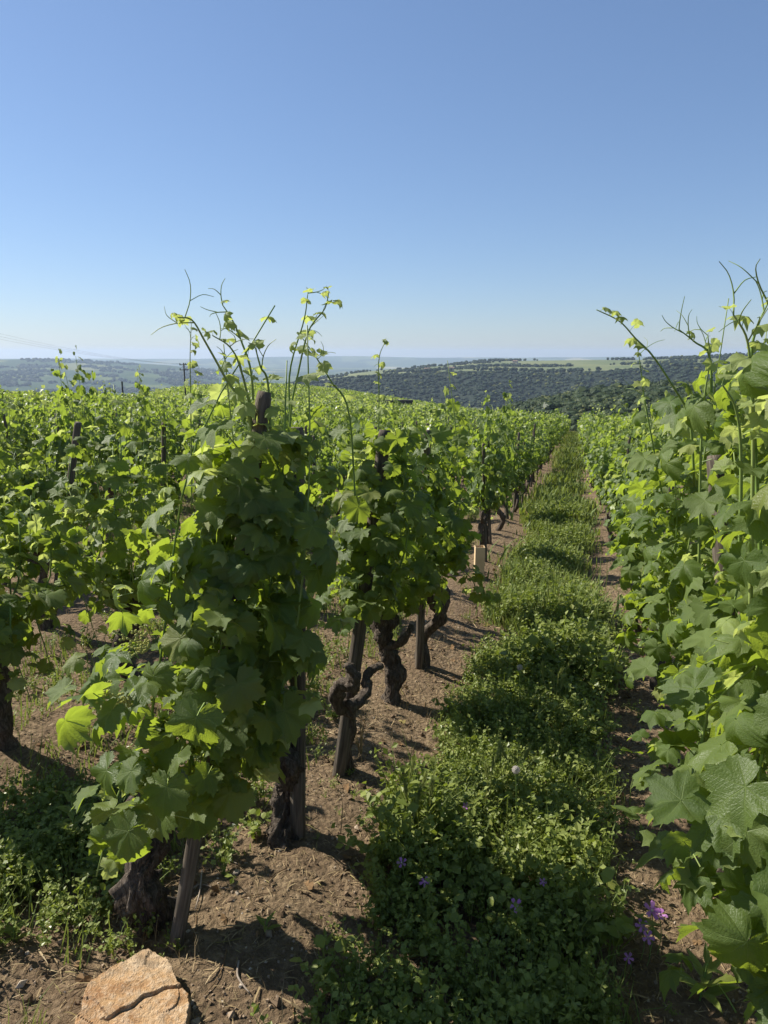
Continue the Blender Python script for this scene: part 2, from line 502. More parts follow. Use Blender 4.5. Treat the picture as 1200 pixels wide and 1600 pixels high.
# ------------------------------------------------------------------ woods on the hills
def crown_base(rng, n=60, inner=True):
    mb = MB()
    if inner:
        V, F = ico(0); V = V * (.74 + .2 * rng.random((len(V), 1)))
        mb.add(V, F)
    for _ in range(n):
        d = rng.normal(size=3); d /= np.linalg.norm(d); d[2] = abs(d[2]) * 1.0 - .25
        c = d * rng.uniform(.72, 1.08)
        a = rng.normal(size=3); u = np.cross(d, a); u /= np.linalg.norm(u); w = np.cross(d, u) + d * rng.uniform(-.5, .5)
        s = rng.uniform(.10, .22)
        mb.add([c - u * s, c + w * s, c + u * s * .9 + d * .06, c - w * s * .8], [(0, 2, 1), (0, 3, 2)])
    return mb.arrays()
def blob_base(rng):
    V, F = ico(0); V = V * rng.uniform(.65, 1.0, (len(V), 1))
    q = crown_base(rng, 10, False)
    return MB().add(V, F).add(q[0] * 1.0, q[1]).arrays()
rng = np.random.default_rng(11)
bases = [crown_base(rng) for _ in range(6)]
mb = MB()
N = 2900
th = rng.uniform(3.5, 34, N); rr = rng.uniform(150, 420, N)
x, y = rr * np.sin(np.radians(th)), rr * np.cos(np.radians(th))
keep = ~((th > 23) & (th < 33) & (rr < 300))
th, rr, x, y = th[keep], rr[keep], x[keep], y[keep]
z = zA(th, rr, x, y)
s = rng.uniform(1.7, 3.3, len(x)) * np.where(rng.random(len(x)) < .06, 1.5, 1)
Ms = rots(rng.uniform(0, 6.28, len(x)), 0, 0, 1.0) * s[:, None, None]
Ms[:, 2, :] *= rng.uniform(.55, .95, len(x))[:, None]
loc = np.stack([x, y, z + 3.6 + s * .2], -1)
for b in range(6): mb.scatter(bases[b], Ms[b::6], loc[b::6])
tag(mb.build("hillside_wood", [M_TREE]), "dense dark green wood on the slope past the path's end", "wood", kind='stuff')

blobs = [blob_base(rng) for _ in range(6)]
mb = MB()
N = 7600
th = rng.uniform(-16, 32, N); rr = 780 + 590 * rng.random(N) ** .8
x, y = rr * np.sin(np.radians(th)), rr * np.cos(np.radians(th)); z = zB(th, rr, x, y)
s = rng.uniform(3, 6.5, N)
# hedges and copses on the plateau
cl_t = np.r_[rng.uniform(7, 24, 16), rng.uniform(-15, 7, 26), rng.uniform(20, 34, 30)]; cl_r = np.r_[rng.choice([1440., 1700., 2090.], 16), rng.uniform(1400, 2110, 26), rng.uniform(1400, 2110, 30)]
th2 = np.repeat(cl_t, 34) + rng.normal(0, .9, len(cl_t) * 34); q2 = np.repeat(cl_r, 34) + rng.normal(0, 13, len(cl_t) * 34)
x2, y2 = q2 * np.sin(np.radians(th2)), q2 * np.cos(np.radians(th2)); z2 = zB(th2, q2, x2, y2)
x, y, z = np.r_[x, x2], np.r_[y, y2], np.r_[z, z2]; s = np.r_[s, rng.uniform(3, 6.5, len(x2))]
Ms = rots(rng.uniform(0, 6.28, len(x))) * s[:, None, None]; Ms[:, 2, :] *= np.where(np.arange(len(x)) < N, rng.uniform(.45, .75, len(x)), .8)[:, None]
loc = np.stack([x, y, z + s * np.where(np.arange(len(x)) < N, .25, .6)], -1)
for b in range(6): mb.scatter(blobs[b], Ms[b::6], loc[b::6])
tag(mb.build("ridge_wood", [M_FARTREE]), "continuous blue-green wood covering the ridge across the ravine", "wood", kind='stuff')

mb = MB()
N = 9000
th = rng.uniform(-34, 0, N); rr = rng.uniform(2350, 5050, N)
x, y = rr * np.sin(np.radians(th)), rr * np.cos(np.radians(th))
ok = (sines(x, y, 71, .010) + .8 * sines(x, y, 72, .028)) > .16
x, y, th, rr = x[ok], y[ok], th[ok], rr[ok]; z = zC(th, rr, x, y); s = rng.uniform(8, 15, len(x))
Ms = rots(rng.uniform(0, 6.28, len(x))) * s[:, None, None]; Ms[:, 2, :] *= .8
loc = np.stack([x, y, z + s * .35], -1)
for b in range(6): mb.scatter(blobs[b], Ms[b::6], loc[b::6])
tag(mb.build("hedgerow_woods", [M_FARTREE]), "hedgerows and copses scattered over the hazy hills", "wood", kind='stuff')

# ------------------------------------------------------------------ vine leaves
KEY_D = np.radians([0, 13, 26, 38, 51, 64, 79, 94, 108, 126, 145, 160, 173])
KEY_R = np.array([1.0, .84, .66, .83, .92, .78, .58, .70, .74, .63, .57, .44, .17])
VEIN = np.radians([0, 51.6, 108.9])
def leaf_base(rng, nhalf, ring, droop, curl, puff, bend, teeth, pet, young=False):
    """a lobed, toothed vine leaf on its stalk; stalk foot at the origin, blade about one unit across"""
    ang = np.linspace(0, math.radians(173), nhalf + 1)
    deep = rng.uniform(.15, 1.3)
    ks = KEY_R.copy(); mean = .78
    ks[[2, 6]] = mean - (mean - ks[[2, 6]]) * deep
    def half():
        r = np.interp(ang, KEY_D, ks) * (1 + rng.normal(0, .025, len(ang)))
        if teeth: r = r * (1 + teeth * np.where(np.arange(len(ang)) % 2 == 0, 1, -1))
        return r
    rr, rl = half(), half()
    A = np.concatenate([-ang[:0:-1], ang]); Q = np.concatenate([rl[:0:-1], rr]) * .62
    n = len(A)
    P = [(0, 0)]; T = []
    if ring:
        Qi = np.minimum(Q, .5) * .52
        P += [(q * math.sin(a), q * math.cos(a)) for a, q in zip(A, Qi)]
        P += [(q * math.sin(a), q * math.cos(a)) for a, q in zip(A, Q)]
        for i in range(n - 1):
            T += [(0, 2 + i, 1 + i), (1 + i, 2 + i, 1 + n + i + 1), (1 + i, 1 + n + i + 1, 1 + n + i)]
    else:
        P += [(q * math.sin(a), q * math.cos(a)) for a, q in zip(A, Q)]
        T = [(0, 2 + i, 1 + i) for i in range(n - 1)]
    P = np.array(P); U = P / .62
    r = np.hypot(P[:, 0], P[:, 1]); a = np.arctan2(P[:, 0], P[:, 1])
    dv = np.min(np.abs(np.abs(a)[:, None] - VEIN[None]), axis=1) / .46
    ph = rng.uniform(0, 6.28, 3)
    z = -curl * r * r * 1.6 + puff * r * dv + .10 * r * r * 2.4 * np.sin(2 * a + ph[0]) + .06 * np.sin(5 * a + ph[1]) * r * r * 2.2 + .026 * np.sin(P[:, 0] * 19 + ph[2]) * np.sin(P[:, 1] * 17 + ph[1])
    y2 = P[:, 1]
    t = bend * y2
    V = np.stack([P[:, 0], np.where(abs(bend) > .01, np.sin(t) / bend, y2) + z * np.sin(t), z * np.cos(t) - (1 - np.cos(t)) / bend], -1)
    c, s = math.cos(droop), math.sin(droop)
    V = np.stack([V[:, 0], V[:, 1] * c + V[:, 2] * s, -V[:, 1] * s + V[:, 2] * c], -1)
    pe = np.array((rng.normal(0, .06), .50, .22)) * rng.uniform(.7, 1.15)
    mb = MB().add(V + pe, np.array(T), U, 0)
    if pet:
        path = catmull([(0, 0, 0), pe * (.5, .5, .62), pe], pet + 1)
        Vt, Tt, Ut = tube(path, np.linspace(.017, .011, pet + 1), 3, False)
        mb.add(Vt, Tt, None, 1)
    return mb.arrays()
def leafset(seed, n, nhalf, ring, teeth, pet, droop=(.35, 1.25)):
    rng = np.random.default_rng(seed)
    return [leaf_base(rng, nhalf, ring, rng.uniform(*droop), rng.uniform(-.35, .8), rng.uniform(.05, .22), rng.uniform(.25, 1.9), teeth, pet) for _ in range(n)]
HI = leafset(1, 14, 22, True, .065, 2)
HIY = leafset(2, 8, 14, True, .06, 2, (-.3, .9))
MID = leafset(3, 8, 12, False, .0, 1)
LOW = leafset(4, 6, 6, False, .0, 0)
FAR = []
rng = np.random.default_rng(5)
for _ in range(6):
    q = rng.uniform(-.15, .15, (4, 3)); V = np.array([(0, -.3, .05), (.42, .1, 0), (0, .5, -.12), (-.42, .1, 0)]) + q * .6
    c, s = math.cos(.7), math.sin(.7)
    V = np.stack([V[:, 0], V[:, 1] * c + V[:, 2] * s, -V[:, 1] * s + V[:, 2] * c], -1)
    FAR.append((V, np.array([(0, 1, 2), (0, 2, 3)]), np.zeros((4, 2)), np.zeros(2, int)))
def as_mesh(name, base, mats):
    mb = MB(); V, T, U, M = base; mb.add(V, T, U, M)
    return mb.mesh(name, mats, True)
ME_HI = [as_mesh("leaf", b, [M_LEAF, M_SHOOT]) for b in HI]
ME_HIY = [as_mesh("young_leaf", b, [M_YOUNG, M_SHOOT]) for b in HIY]

# ------------------------------------------------------------------ vine growth
def gen_vine(rng, H=1.42, ns=10, size=.125, spread=.27, low=.25, step=.062, lateral=.55, head=.42, lean=(0, 0), tall=.12, cover=0, shift=(0, 0), floor=0.0, droop=1.55, clow=None, hug=0, bulge=1.0, ctop=.5):
    shoots, leaves = [], []
    for i in range(ns):
        az = 2 * math.pi * (i + rng.uniform(-.35, .35)) / ns * 1.0 + .3
        ca, sa = math.cos(az), math.sin(az)
        q = spread * rng.uniform(.45, 1.1)
        top = H * rng.uniform(.74, 1.0)
        if rng.random() < tall: top = H * rng.uniform(1.08, 1.28)
        if rng.random() < low:
            prof = [(.03, head), (q * .8, head + .16), (q * 1.25, head + .10), (q * droop, head - .10 - .1 * rng.random())]
        else:
            prof = [(.03, head), (q * .8, head + .18), (q * 1.05, head + .48), (q * .8, top * .78), (q * rng.uniform(.25, 1.0), top)]
        P = [np.array((ca * a + lean[0] * h, sa * a + lean[1] * h, h)) + rng.normal(0, .02, 3) for a, h in prof]
        P = catmull(P, 14)
        shoots.append((P, np.linspace(.0048, .0018, 14)))
        seg = np.r_[0, np.cumsum(np.linalg.norm(np.diff(P, axis=0), axis=1))]
        side = 1
        for d in np.arange(.05, seg[-1] - .015, step):
            d = d + rng.uniform(-.015, .015); t = d / seg[-1]
            p = np.array([np.interp(d, seg, P[:, k]) for k in range(3)])
            side = -side
            oa = math.atan2(p[1] - lean[1] * p[2], p[0] - lean[0] * p[2])
            la = oa + side * abs(rng.normal(.75, .45))
            f = np.interp(t, [0, .12, .6, .85, 1], [.8, 1.05, 1.0, .6, .28]) * rng.uniform(.75, 1.2)
            leaves.append((p, la, size * f, rng.normal(0, .28), rng.normal(0, .35), t > .86))
            if t < .85 and rng.random() < lateral:
                ln = rng.uniform(.05, .15); a2 = oa + rng.normal(0, .7)
                e = p + np.array((math.cos(a2) * ln, math.sin(a2) * ln, rng.uniform(-.02, .07)))
                for m in range(rng.integers(1, 4)):
                    pp = p + (e - p) * rng.uniform(.5, 1.1)
                    leaves.append((pp, a2 + rng.normal(0, .9), size * rng.uniform(.35, .78), rng.normal(0, .35), rng.normal(0, .4), rng.random() < .22))
    for i in range(cover):                               # leaves that close the gaps round the stake
        h = rng.uniform(head + .02 if clow is None else clow, H * .99); a = rng.uniform(0, 6.28); q = spread * rng.uniform(.25, .95) * np.interp(h, [head, H * .5, H * .72, H], [1.05, 1.0, .55 + .45 * ctop, ctop])
        if math.cos(a) < .2 and h < H * .68: q *= bulge
        p = np.array((lean[0] * h + q * math.cos(a), lean[1] * h + q * math.sin(a), h))
        leaves.append((p, a + rng.normal(0, .6), size * rng.uniform(.6, 1.15), rng.normal(0, .3), rng.normal(0, .35), h > H * .9 and rng.random() < .4))
    for i in range(hug):                                 # leaves tied in close to the stake
        h = rng.uniform(H * .5, H * .97); a = rng.uniform(0, 6.28) if i % 2 else rng.uniform(-2.4, -.8); q = rng.uniform(.05, .12)
        leaves.append((np.array((lean[0] * h + q * math.cos(a), lean[1] * h + q * math.sin(a), h)), a + rng.normal(0, .5), size * rng.uniform(.6, 1.0), rng.normal(0, .3), rng.normal(0, .3), False))
    leaves = [(l[0] + (shift[0], shift[1], 0),) + l[1:] for l in leaves if l[0][2] > floor]
    shoots = [(P + np.array((shift[0], shift[1], 0)) * np.linspace(0, 1, len(P))[:, None], w) for P, w in shoots]
    return shoots, leaves

def gen_trunk(rng, head=.42, thick=.036, bend=.05, arms=2, sides=12, n=18, off=(0, 0), rough=0.0):
    """gnarled old vine: a swelling, twisted stem with knotted arms"""
    mb = MB()
    P = [np.array((0, 0, -.06)), np.array((rng.normal(0, bend), rng.normal(0, bend), head * .35)), np.array((rng.normal(0, bend), rng.normal(0, bend), head * .7)), np.array((0, 0, head))]
    P = catmull(P, n) + np.array((off[0], off[1], 0))
    ph = rng.uniform(0, 6.28, 8)
    lump = 1 + .30 * np.sin(np.linspace(0, 9, n) + ph[0]) * np.sin(np.linspace(0, 21, n) + ph[1])
    rad = thick * lump * np.interp(np.linspace(0, 1, n), [0, .12, .8, 1], [1.45, 1.05, 1.0, 1.35])
    fn = lambda i, a: 1 + .16 * np.sin(3 * a + ph[2] + i * .35) + .12 * np.sin(5 * a + ph[3] - i * .9) + .10 * np.sin(i * 2.1 + a * 2 + ph[4]) + rough * (.14 * np.sin(7 * a + i * .5 + ph[5]) + .12 * np.sin(11 * a - i * .7 + ph[6]) + .10 * rng.normal(size=len(a)))
    mb.add(*tube(P, rad, sides, True, fn))
    if rough:                                            # shaggy peeling bark
        for k in range(110):
            i = int(rng.integers(1, n - 4)); a = rng.uniform(0, 6.28); L = int(rng.integers(2, 4 + n // 12)); j = min(n - 1, i + L)
            d = np.array((math.cos(a), math.sin(a), 0)); w = np.array((-d[1], d[0], 0)) * rng.uniform(.002, .006)
            A = P[i] + d * rad[i] * 1.02; B = P[j] + d * rad[j] * rng.uniform(1.0, 1.12) + d * rng.uniform(0, .008)
            C = (A + B) / 2 + d * rng.uniform(.002, .008)
            mb.add([A - w, A + w, C + w, C - w, B], [(0, 1, 2), (0, 2, 3), (3, 2, 4)])
    for k in range(arms):
        a = rng.uniform(0, 6.28); ln = rng.uniform(.09, .17)
        d = np.array((math.cos(a), math.sin(a), 0))
        s0 = P[int(n * rng.uniform(.6, .9))]
        Q = catmull([s0, s0 + d * ln * .6 + (0, 0, .03), s0 + d * ln + (0, 0, .10 + .06 * rng.random())], 9)
        mb.add(*tube(Q, thick * np.linspace(.72, .45, 9) * (1 + .22 * np.sin(np.arange(9) * 1.9 + ph[5])), 9, True, fn))
    return mb

def leaf_arrays(leaves):
    loc = np.array([l[0] for l in leaves]); Ms = rots([l[1] for l in leaves], [l[3] for l in leaves], [l[4] for l in leaves], [l[2] for l in leaves])
    return loc, Ms, np.array([bool(l[5]) for l in leaves])

def tendril(rng, p, d, ln):
    d = np.asarray(d, float); d /= np.linalg.norm(d)
    u = np.cross(d, rng.normal(size=3)); u /= np.linalg.norm(u)
    P = [p, p + d * ln * .4 + u * ln * .06, p + d * ln * .75 + u * ln * .22, p + d * ln * .95 + u * ln * .45]
    mb = MB().add(*tube(catmull(P, 9), np.linspace(.0016, .0007, 9), 4, False))
    Q = [P[1], P[1] + d * ln * .3 - u * ln * .18, P[1] + d * ln * .42 - u * ln * .42]
    V, T, U = tube(catmull(Q, 7), np.linspace(.0012, .0006, 7), 4, False)
    return mb.add(V, T, U)

GROUP_V = "staked grapevines planted in rows"
def near_vine(pos, label, seed, trunk_kw=None, paths=(), cap=300, tubes=5, maxd=1.12, small=150, **kw):
    """a vine close to the camera: every leaf, shoot and tendril is a mesh of its own"""
    rng = np.random.default_rng(seed)
    z = g0(*pos)
    base = np.array((pos[0], pos[1], z))
    v = empty("grapevine", base)
    tag(v, label, "grapevine", GROUP_V)
    gen_trunk(rng, kw.get('head', .42), **(trunk_kw or {})).build("trunk", [M_BARK], v, True)
    shoots, leaves = gen_vine(rng, **kw)
    size = kw.get('size', .125)
    for P, yl in paths:                                  # long free shoots: world points
        P = catmull(np.asarray(P) - base, 22)
        shoots.append((P, np.linspace(.0042, .0014, 22), True))
        seg = np.r_[0, np.cumsum(np.linalg.norm(np.diff(P, axis=0), axis=1))]
        d = seg[-1] * .05
        while d < seg[-1]:
            t = d / seg[-1]
            p = np.array([np.interp(d, seg, P[:, k]) for k in range(3)])
            f = np.interp(t, [0, .3, .7, 1], [.85, .62, .44, .32]) * rng.uniform(.8, 1.15)
            leaves.append((p, rng.uniform(0, 6.28), size * f, rng.normal(.1, .35), rng.normal(0, .4), t > yl))
            d += np.interp(t, [0, .7, 1], [.08, .05, .026]) * rng.uniform(.8, 1.2)
        leaves.append((P[-1], rng.uniform(0, 6.28), size * .22, .6, .2, True))
    for q in shoots:
        so = MB().add(*tube(q[0], q[1], tubes, True)).build("shoot", [M_SHOOT], v, True)
        if len(q) > 2:
            P = q[0]
            for k in (9, 13, 16, 19, 21):
                if rng.random() < .5:
                    d = rng.normal(size=3) * .7 + (0, 0, 1.0)
                    tendril(rng, P[k], d, rng.uniform(.05, .11)).build("tendril", [M_SHOOT], so, True)
    leaves = [leaves[i] for i in rng.permutation(len(leaves))[:cap]]
    leaves = sorted((l for l in leaves if np.linalg.norm(base + l[0] - (0, 0, EYE)) >= maxd), key=lambda l: -l[2])
    loc, Ms, young = leaf_arrays(leaves[:300])
    for p, M, yv in zip(loc, Ms, young):
        me = ME_HIY[rng.integers(len(ME_HIY))] if yv else ME_HI[rng.integers(len(ME_HI))]
        o = link("leaf", me, v)
        mm = Matrix.Identity(4)
        for a in range(3):
            for b in range(3): mm[a][b] = M[a, b]
            mm[a][3] = p[a]
        o.matrix_basis = mm
    # the many small leaves on side shoots, too small to pick apart
    n = small
    if n:
        mb = MB(); P0 = np.concatenate([q[0][3:] for q in shoots if len(q) == 2]); i = rng.integers(0, len(P0), n)
        loc = P0[i] + rng.normal(0, .035, (n, 3)); loc = loc[(loc[:, 2] > .36) & (loc[:, 2] < kw.get('H', 1.4))]; n = len(loc)
        Ms = rots(rng.uniform(0, 6.28, n), rng.normal(0, .45, n), rng.normal(0, .5, n), rng.uniform(.03, .075, n)); va = rng.integers(0, len(HIY), n)
        for b in range(len(HIY)):
            Vb, Tb, Ub, Mb = HIY[b]
            sel = np.where(va == b)[0]; half = len(sel) // 2
            mb.scatter((Vb, Tb, Ub, Mb), Ms[sel[:half]], loc[sel[:half]])
            mb.scatter((Vb, Tb, Ub, np.where(Mb == 0, 2, Mb)), Ms[sel[half:]], loc[sel[half:]])
        if len(leaves) > 300:
            loc, Ms, young = leaf_arrays(leaves[300:]); va = rng.integers(0, len(HIY), len(loc))
            for b in range(len(HIY)):
                Vb, Tb, Ub, Mb = HIY[b]
                mb.scatter((Vb, Tb, Ub, Mb), Ms[(va == b) & young], loc[(va == b) & young])
                mb.scatter((Vb, Tb, Ub, np.where(Mb == 0, 2, Mb)), Ms[(va == b) & ~young], loc[(va == b) & ~young])
        mb.build("side_leaves", [M_YOUNG, M_SHOOT, M_LEAF], v, True)["kind"] = "stuff"
    return v, base

def foliage_mesh(seed, leafs, young_mats, name="foliage", **kw):
    rng = np.random.default_rng(seed)
    shoots, leaves = gen_vine(rng, **kw)
    loc, Ms, young = leaf_arrays(leaves)
    mb = MB()
    var = rng.integers(0, len(leafs), len(loc))
    for i, b in enumerate(leafs):
        k = (var == i) & ~young
        V, T, U, M = b
        mb.scatter((V, T, U, M), Ms[k], loc[k])
        k = (var == i) & young
        mb.scatter((V, T, U, np.where(M == 0, 2, M)), Ms[k], loc[k])
    for q in shoots: mb.add(*tube(q[0][::2], q[1][::2] * 1.15, 3, False), 1)
    return mb.mesh(name, [M_LEAF2, M_SHOOT, M_YOUNG2], True)

# ------------------------------------------------------------------ stakes
def stake_mesh(seed, h=1.5, r=.024):
    rng = np.random.default_rng(seed)
    P = np.array([(0, 0, -.12), (0, 0, .02), (rng.normal(0, .006), rng.normal(0, .006), h * .5), (0, 0, h - .02), (0, 0, h)])
    ph = rng.uniform(0, 6.28, 3)
    fn = lambda i, a: 1 + .10 * np.sin(2 * a + ph[0]) + .06 * np.sin(3 * a + ph[1] + i)
    return MB().add(*tube(P, r * np.array([1.05, 1.05, 1, .95, .80]), 9, True, fn))
STAKES = [stake_mesh(80 + i, 1.24, .018).mesh("stake", [M_STAKE], True) for i in range(4)]
def put_stake(foot, top, label, seed, r=.024):
    """a stake between two world points"""
    foot, top = np.asarray(foot, float), np.asarray(top, float)
    h = np.linalg.norm(top - foot)
    o = stake_mesh(seed, h, r).build("wooden_stake", [M_STAKE], None, True)
    o.location = foot.tolist()
    o.rotation_mode = 'QUATERNION'; o.rotation_quaternion = Vector((top - foot).tolist()).to_track_quat('Z', 'Y')
    return tag(o, label, "stake", "wooden stakes holding the vines")
def gpt(px, py):
    q = gp(px, py); return np.array((q[0], q[1], g0(*q)))

# ------------------------------------------------------------------ the nearest vines
def path(pix, Ys):
    return [at(px, py, Y) for (px, py), Y in zip(pix, np.interp(np.linspace(0, 1, len(pix)), np.linspace(0, 1, len(Ys)), Ys))]

occupied = []          # (row offset, position along row) already planted
def along(foot, top):
    d = (top - foot); return (float(d[0] / d[2]), float(d[1] / d[2]))
st1 = gpt(275, 1490); tp1 = at(414, 612, 1.84)
V1 = st1[:2]; o1 = gpt(250, 1432) - st1
near_vine(V1, "bushy grapevine in front of all, by the orange rock, tall shoots against the sky", 101,
          dict(thick=.047, bend=.035, arms=1, sides=26, n=44, off=(o1[0], o1[1]), rough=1.0), H=1.47, ns=9, size=.122, spread=.21, ctop=.4, low=.30, floor=.40, droop=1.3, head=.46, lean=along(st1, tp1), step=.085, lateral=.5, cover=230, bulge=2.0, hug=50, cap=430,
          paths=[(path([(400, 860), (394, 673), (350, 587), (320, 533), (300, 500), (278, 496)], [1.85, 1.7]), .45),
                 (path([(402, 820), (393, 660), (377, 580), (360, 543), (332, 524)], [1.85, 1.75]), .45),
                 (path([(400, 800), (396, 650), (392, 580), (377, 533), (363, 500), (348, 477)], [1.9, 1.85]), .45),
                 (path([(425, 800), (420, 613), (407, 573), (398, 540)], [1.85, 1.8]), .4)])
put_stake(st1, tp1, "wooden stake standing right behind the orange rock", 301, .023)
st2 = gpt(466, 1322); tp2 = at(462, 668, 2.28); o2_ = gpt(436, 1332) - st2
near_vine(st2[:2], "second grapevine of the left row, black knotty trunk, two long shoots above", 102,
          dict(thick=.040, bend=.04, arms=1, sides=24, n=40, off=(o2_[0], o2_[1]), rough=1.0), H=1.42, ns=7, size=.13, spread=.17, low=.0, head=.48, shift=(-.16, -.06), floor=.48, lean=along(st2, tp2), step=.085, lateral=.35, cover=110, hug=24, cap=270,
          paths=[(path([(452, 830), (453, 667), (453, 580), (475, 500), (481, 458)], [2.25, 2.2]), .45),
                 (path([(455, 800), (453, 660), (467, 577), (483, 515), (507, 483), (514, 455)], [2.25, 2.15]), .45),
                 (path([(556, 800), (545, 645), (518, 597), (497, 563), (468, 522)], [2.5, 2.3]), .5)])
put_stake(st2, tp2, "dark stake behind the second trunk, its top level with the leaves", 302, .026)

# third vine: old wood looped round its stake
f3 = gpt(530, 1222)
put_stake(f3, at(602, 672, 2.86), "bare leaning stake with old vine wood looped round it", 303, .027)
v3 = empty("grapevine", f3)
tag(v3, "grapevine whose twisted stem curls round a bare leaning stake", "grapevine", GROUP_V)
rng = np.random.default_rng(103)
ph = rng.uniform(0, 6.28, 6)
fn3 = lambda i, a: 1 + .15 * np.sin(3 * a + ph[0] + i * .4) + .12 * np.sin(5 * a - i * .8 + ph[1]) + .1 * np.sin(2 * a + i * 1.7)
def wood(pix, Ys, rad, n=24):
    P = catmull(path(pix, Ys), n) - f3
    q = np.interp(np.linspace(0, 1, n), np.linspace(0, 1, len(rad)), rad) * (1 + .14 * np.sin(np.arange(n) * 1.7))
    return tube(P, q, 12, True, fn3)
tm = MB()
tm.add(*wood([(538, 1212), (541, 1160), (548, 1118), (540, 1108), (527, 1100), (526, 1080), (535, 1069), (552, 1072), (556, 1060), (548, 1046), (540, 1038)], [2.76, 2.74, 2.66, 2.60, 2.60], [.03, .028, .030, .028, .026, .022, .014], 34))
tm.add(*wood([(545, 1105), (562, 1095), (574, 1078), (572, 1058), (582, 1046), (596, 1040)], [2.66, 2.8], [.026, .022, .020, .017, .015]))
tm.build("trunk", [M_BARK], v3, True)
sh, lv = gen_vine(rng, H=1.44, ns=5, size=.11, spread=.14, low=.0, head=.72, floor=.74, lean=along(f3, at(602, 672, 2.86)), step=.085, lateral=.35, cover=85, hug=20)
loc, Ms, young = leaf_arrays(lv)
for q in sh: MB().add(*tube(q[0], q[1], 5, True)).build("shoot", [M_SHOOT], v3, True)
for p, M, yv in list(zip(loc, Ms, young))[:290]:
    o = link("leaf", ME_HIY[rng.integers(len(ME_HIY))] if yv else ME_HI[rng.integers(len(ME_HI))], v3)
    mm = Matrix.Identity(4)
    for a in range(3):
        for b in range(3): mm[a][b] = M[a, b]
        mm[a][3] = p[a]
    o.matrix_basis = mm

f4 = gpt(608, 1108)
near_vine(f4[:2], "leafy grapevine on a forked black trunk, one straight shoot above the field", 104,
          dict(thick=.038, bend=.05, arms=2, sides=20, n=34, rough=1.0), H=1.50, ns=12, size=.118, spread=.215, low=.12, head=.5, step=.075, lateral=.45, cover=70, floor=.42, cap=300,
          paths=[(path([(590, 780), (592, 633), (592, 563), (602, 533)], [3.5, 3.4]), .4)])
put_stake(gpt(655, 1054) , at(668, 672, 3.95), "slim pale stake just past the forked trunk", 304, .022)

near_vine(gp(655, 1054) + (.03, .03), "fifth grapevine of the left row, its foliage hanging over a slim pale stake", 105, dict(thick=.034), H=1.46, ns=10, size=.125, spread=.22, low=.15, head=.48, lateral=.45, cover=70, cap=260)
# right-hand row, close to the camera
def rv(s, off=.56): return row_pt(off, s)
near_vine(rv(1.42, .62), "tallest big-leaved grapevine at the front of the row right of the path", 111,
          dict(thick=.04), H=1.74, ns=12, size=.124, ctop=.95, spread=.36, low=.0, droop=1.1, head=.40, step=.09, lateral=.4, cover=380, clow=.12, cap=560,
          paths=[(path([(1172, 980), (1176, 776), (1177, 648), (1173, 577), (1166, 526), (1146, 492)], [1.25, 1.22]), .5),
                 (path([(1190, 900), (1180, 700), (1174, 560), (1184, 510), (1200, 473)], [1.25, 1.25]), .5),
                 (path([(1155, 900), (1158, 720), (1150, 640), (1128, 600)], [1.35, 1.3]), .6)])
near_vine(rv(2.14, .62), "second grapevine of the right-hand row, one arching shoot reaching over the sky", 112,
          dict(thick=.04), H=1.72, ns=12, size=.120, ctop=.95, spread=.36, low=.0, droop=1.15, head=.40, step=.085, lateral=.4, cover=340, clow=.2, cap=520,
          paths=[(path([(1085, 760), (1078, 657), (1053, 606), (1019, 555), (993, 529), (968, 502), (932, 484)], [2.1, 1.95]), .62),
                 (path([(1092, 900), (1095, 711), (1101, 620), (1109, 563), (1106, 524)], [1.95, 1.9]), .5),
                 (path([(1112, 640), (1109, 558), (1085, 534), (1061, 515)], [1.95, 1.9]), .4)])
put_stake(np.r_[rv(2.05, .62), g0(*rv(2.05, .62))], at(1116, 712, 2.25), "dark stake leaning inside the leaves of the right-hand row", 305, .025)
near_vine(rv(3.0), "third grapevine of the row right of the path", 113, dict(thick=.04), H=1.64, ns=11, size=.118, ctop=.85, spread=.34, low=.32, head=.42, step=.08, lateral=.45, cover=270, cap=440,
          paths=[(path([(1040, 800), (1010, 640), (1003, 590), (996, 540)], [2.95, 2.85]), .55)])
near_vine(rv(3.9), "fourth grapevine of the row right of the path", 114, dict(thick=.04), H=1.56, ns=10, size=.118, ctop=.8, spread=.32, low=.3, head=.42, step=.08, lateral=.45, cover=190, cap=360)
# left edge of the picture
lv_p = gp(12, 1180)
near_vine(lv_p, "grapevine cut off by the left edge, thick dark trunk on bare soil", 121, dict(thick=.05, bend=.03), H=1.12, ns=12, size=.14, spread=.30, low=.3, head=.5, lateral=.45, cap=240)
l2 = row_pt(-2.3, 3.2)
near_vine(l2, "dense grapevine behind the front vine, in the next row over", 122, dict(thick=.04), H=1.38, ns=13, size=.14, spread=.33, low=.25, head=.45, lateral=.45, cap=270,
          paths=[(path([(300, 800), (298, 627), (297, 560), (299, 505)], [3.6, 3.5]), .5)])
l3 = gp(72, 990)
near_vine(l3, "grapevine on a slender leaning stem beside a stake, weeds at its foot", 123, dict(thick=.028, bend=.02), H=1.36, ns=12, size=.14, spread=.30, low=.15, head=.55, lateral=.45, cap=250)
put_stake(np.r_[l3 + (.02, .05), g0(*(l3 + (.02, .05)))], at(122, 660, 4.4), "stake of the slender grapevine, leaning over the weeds", 306)

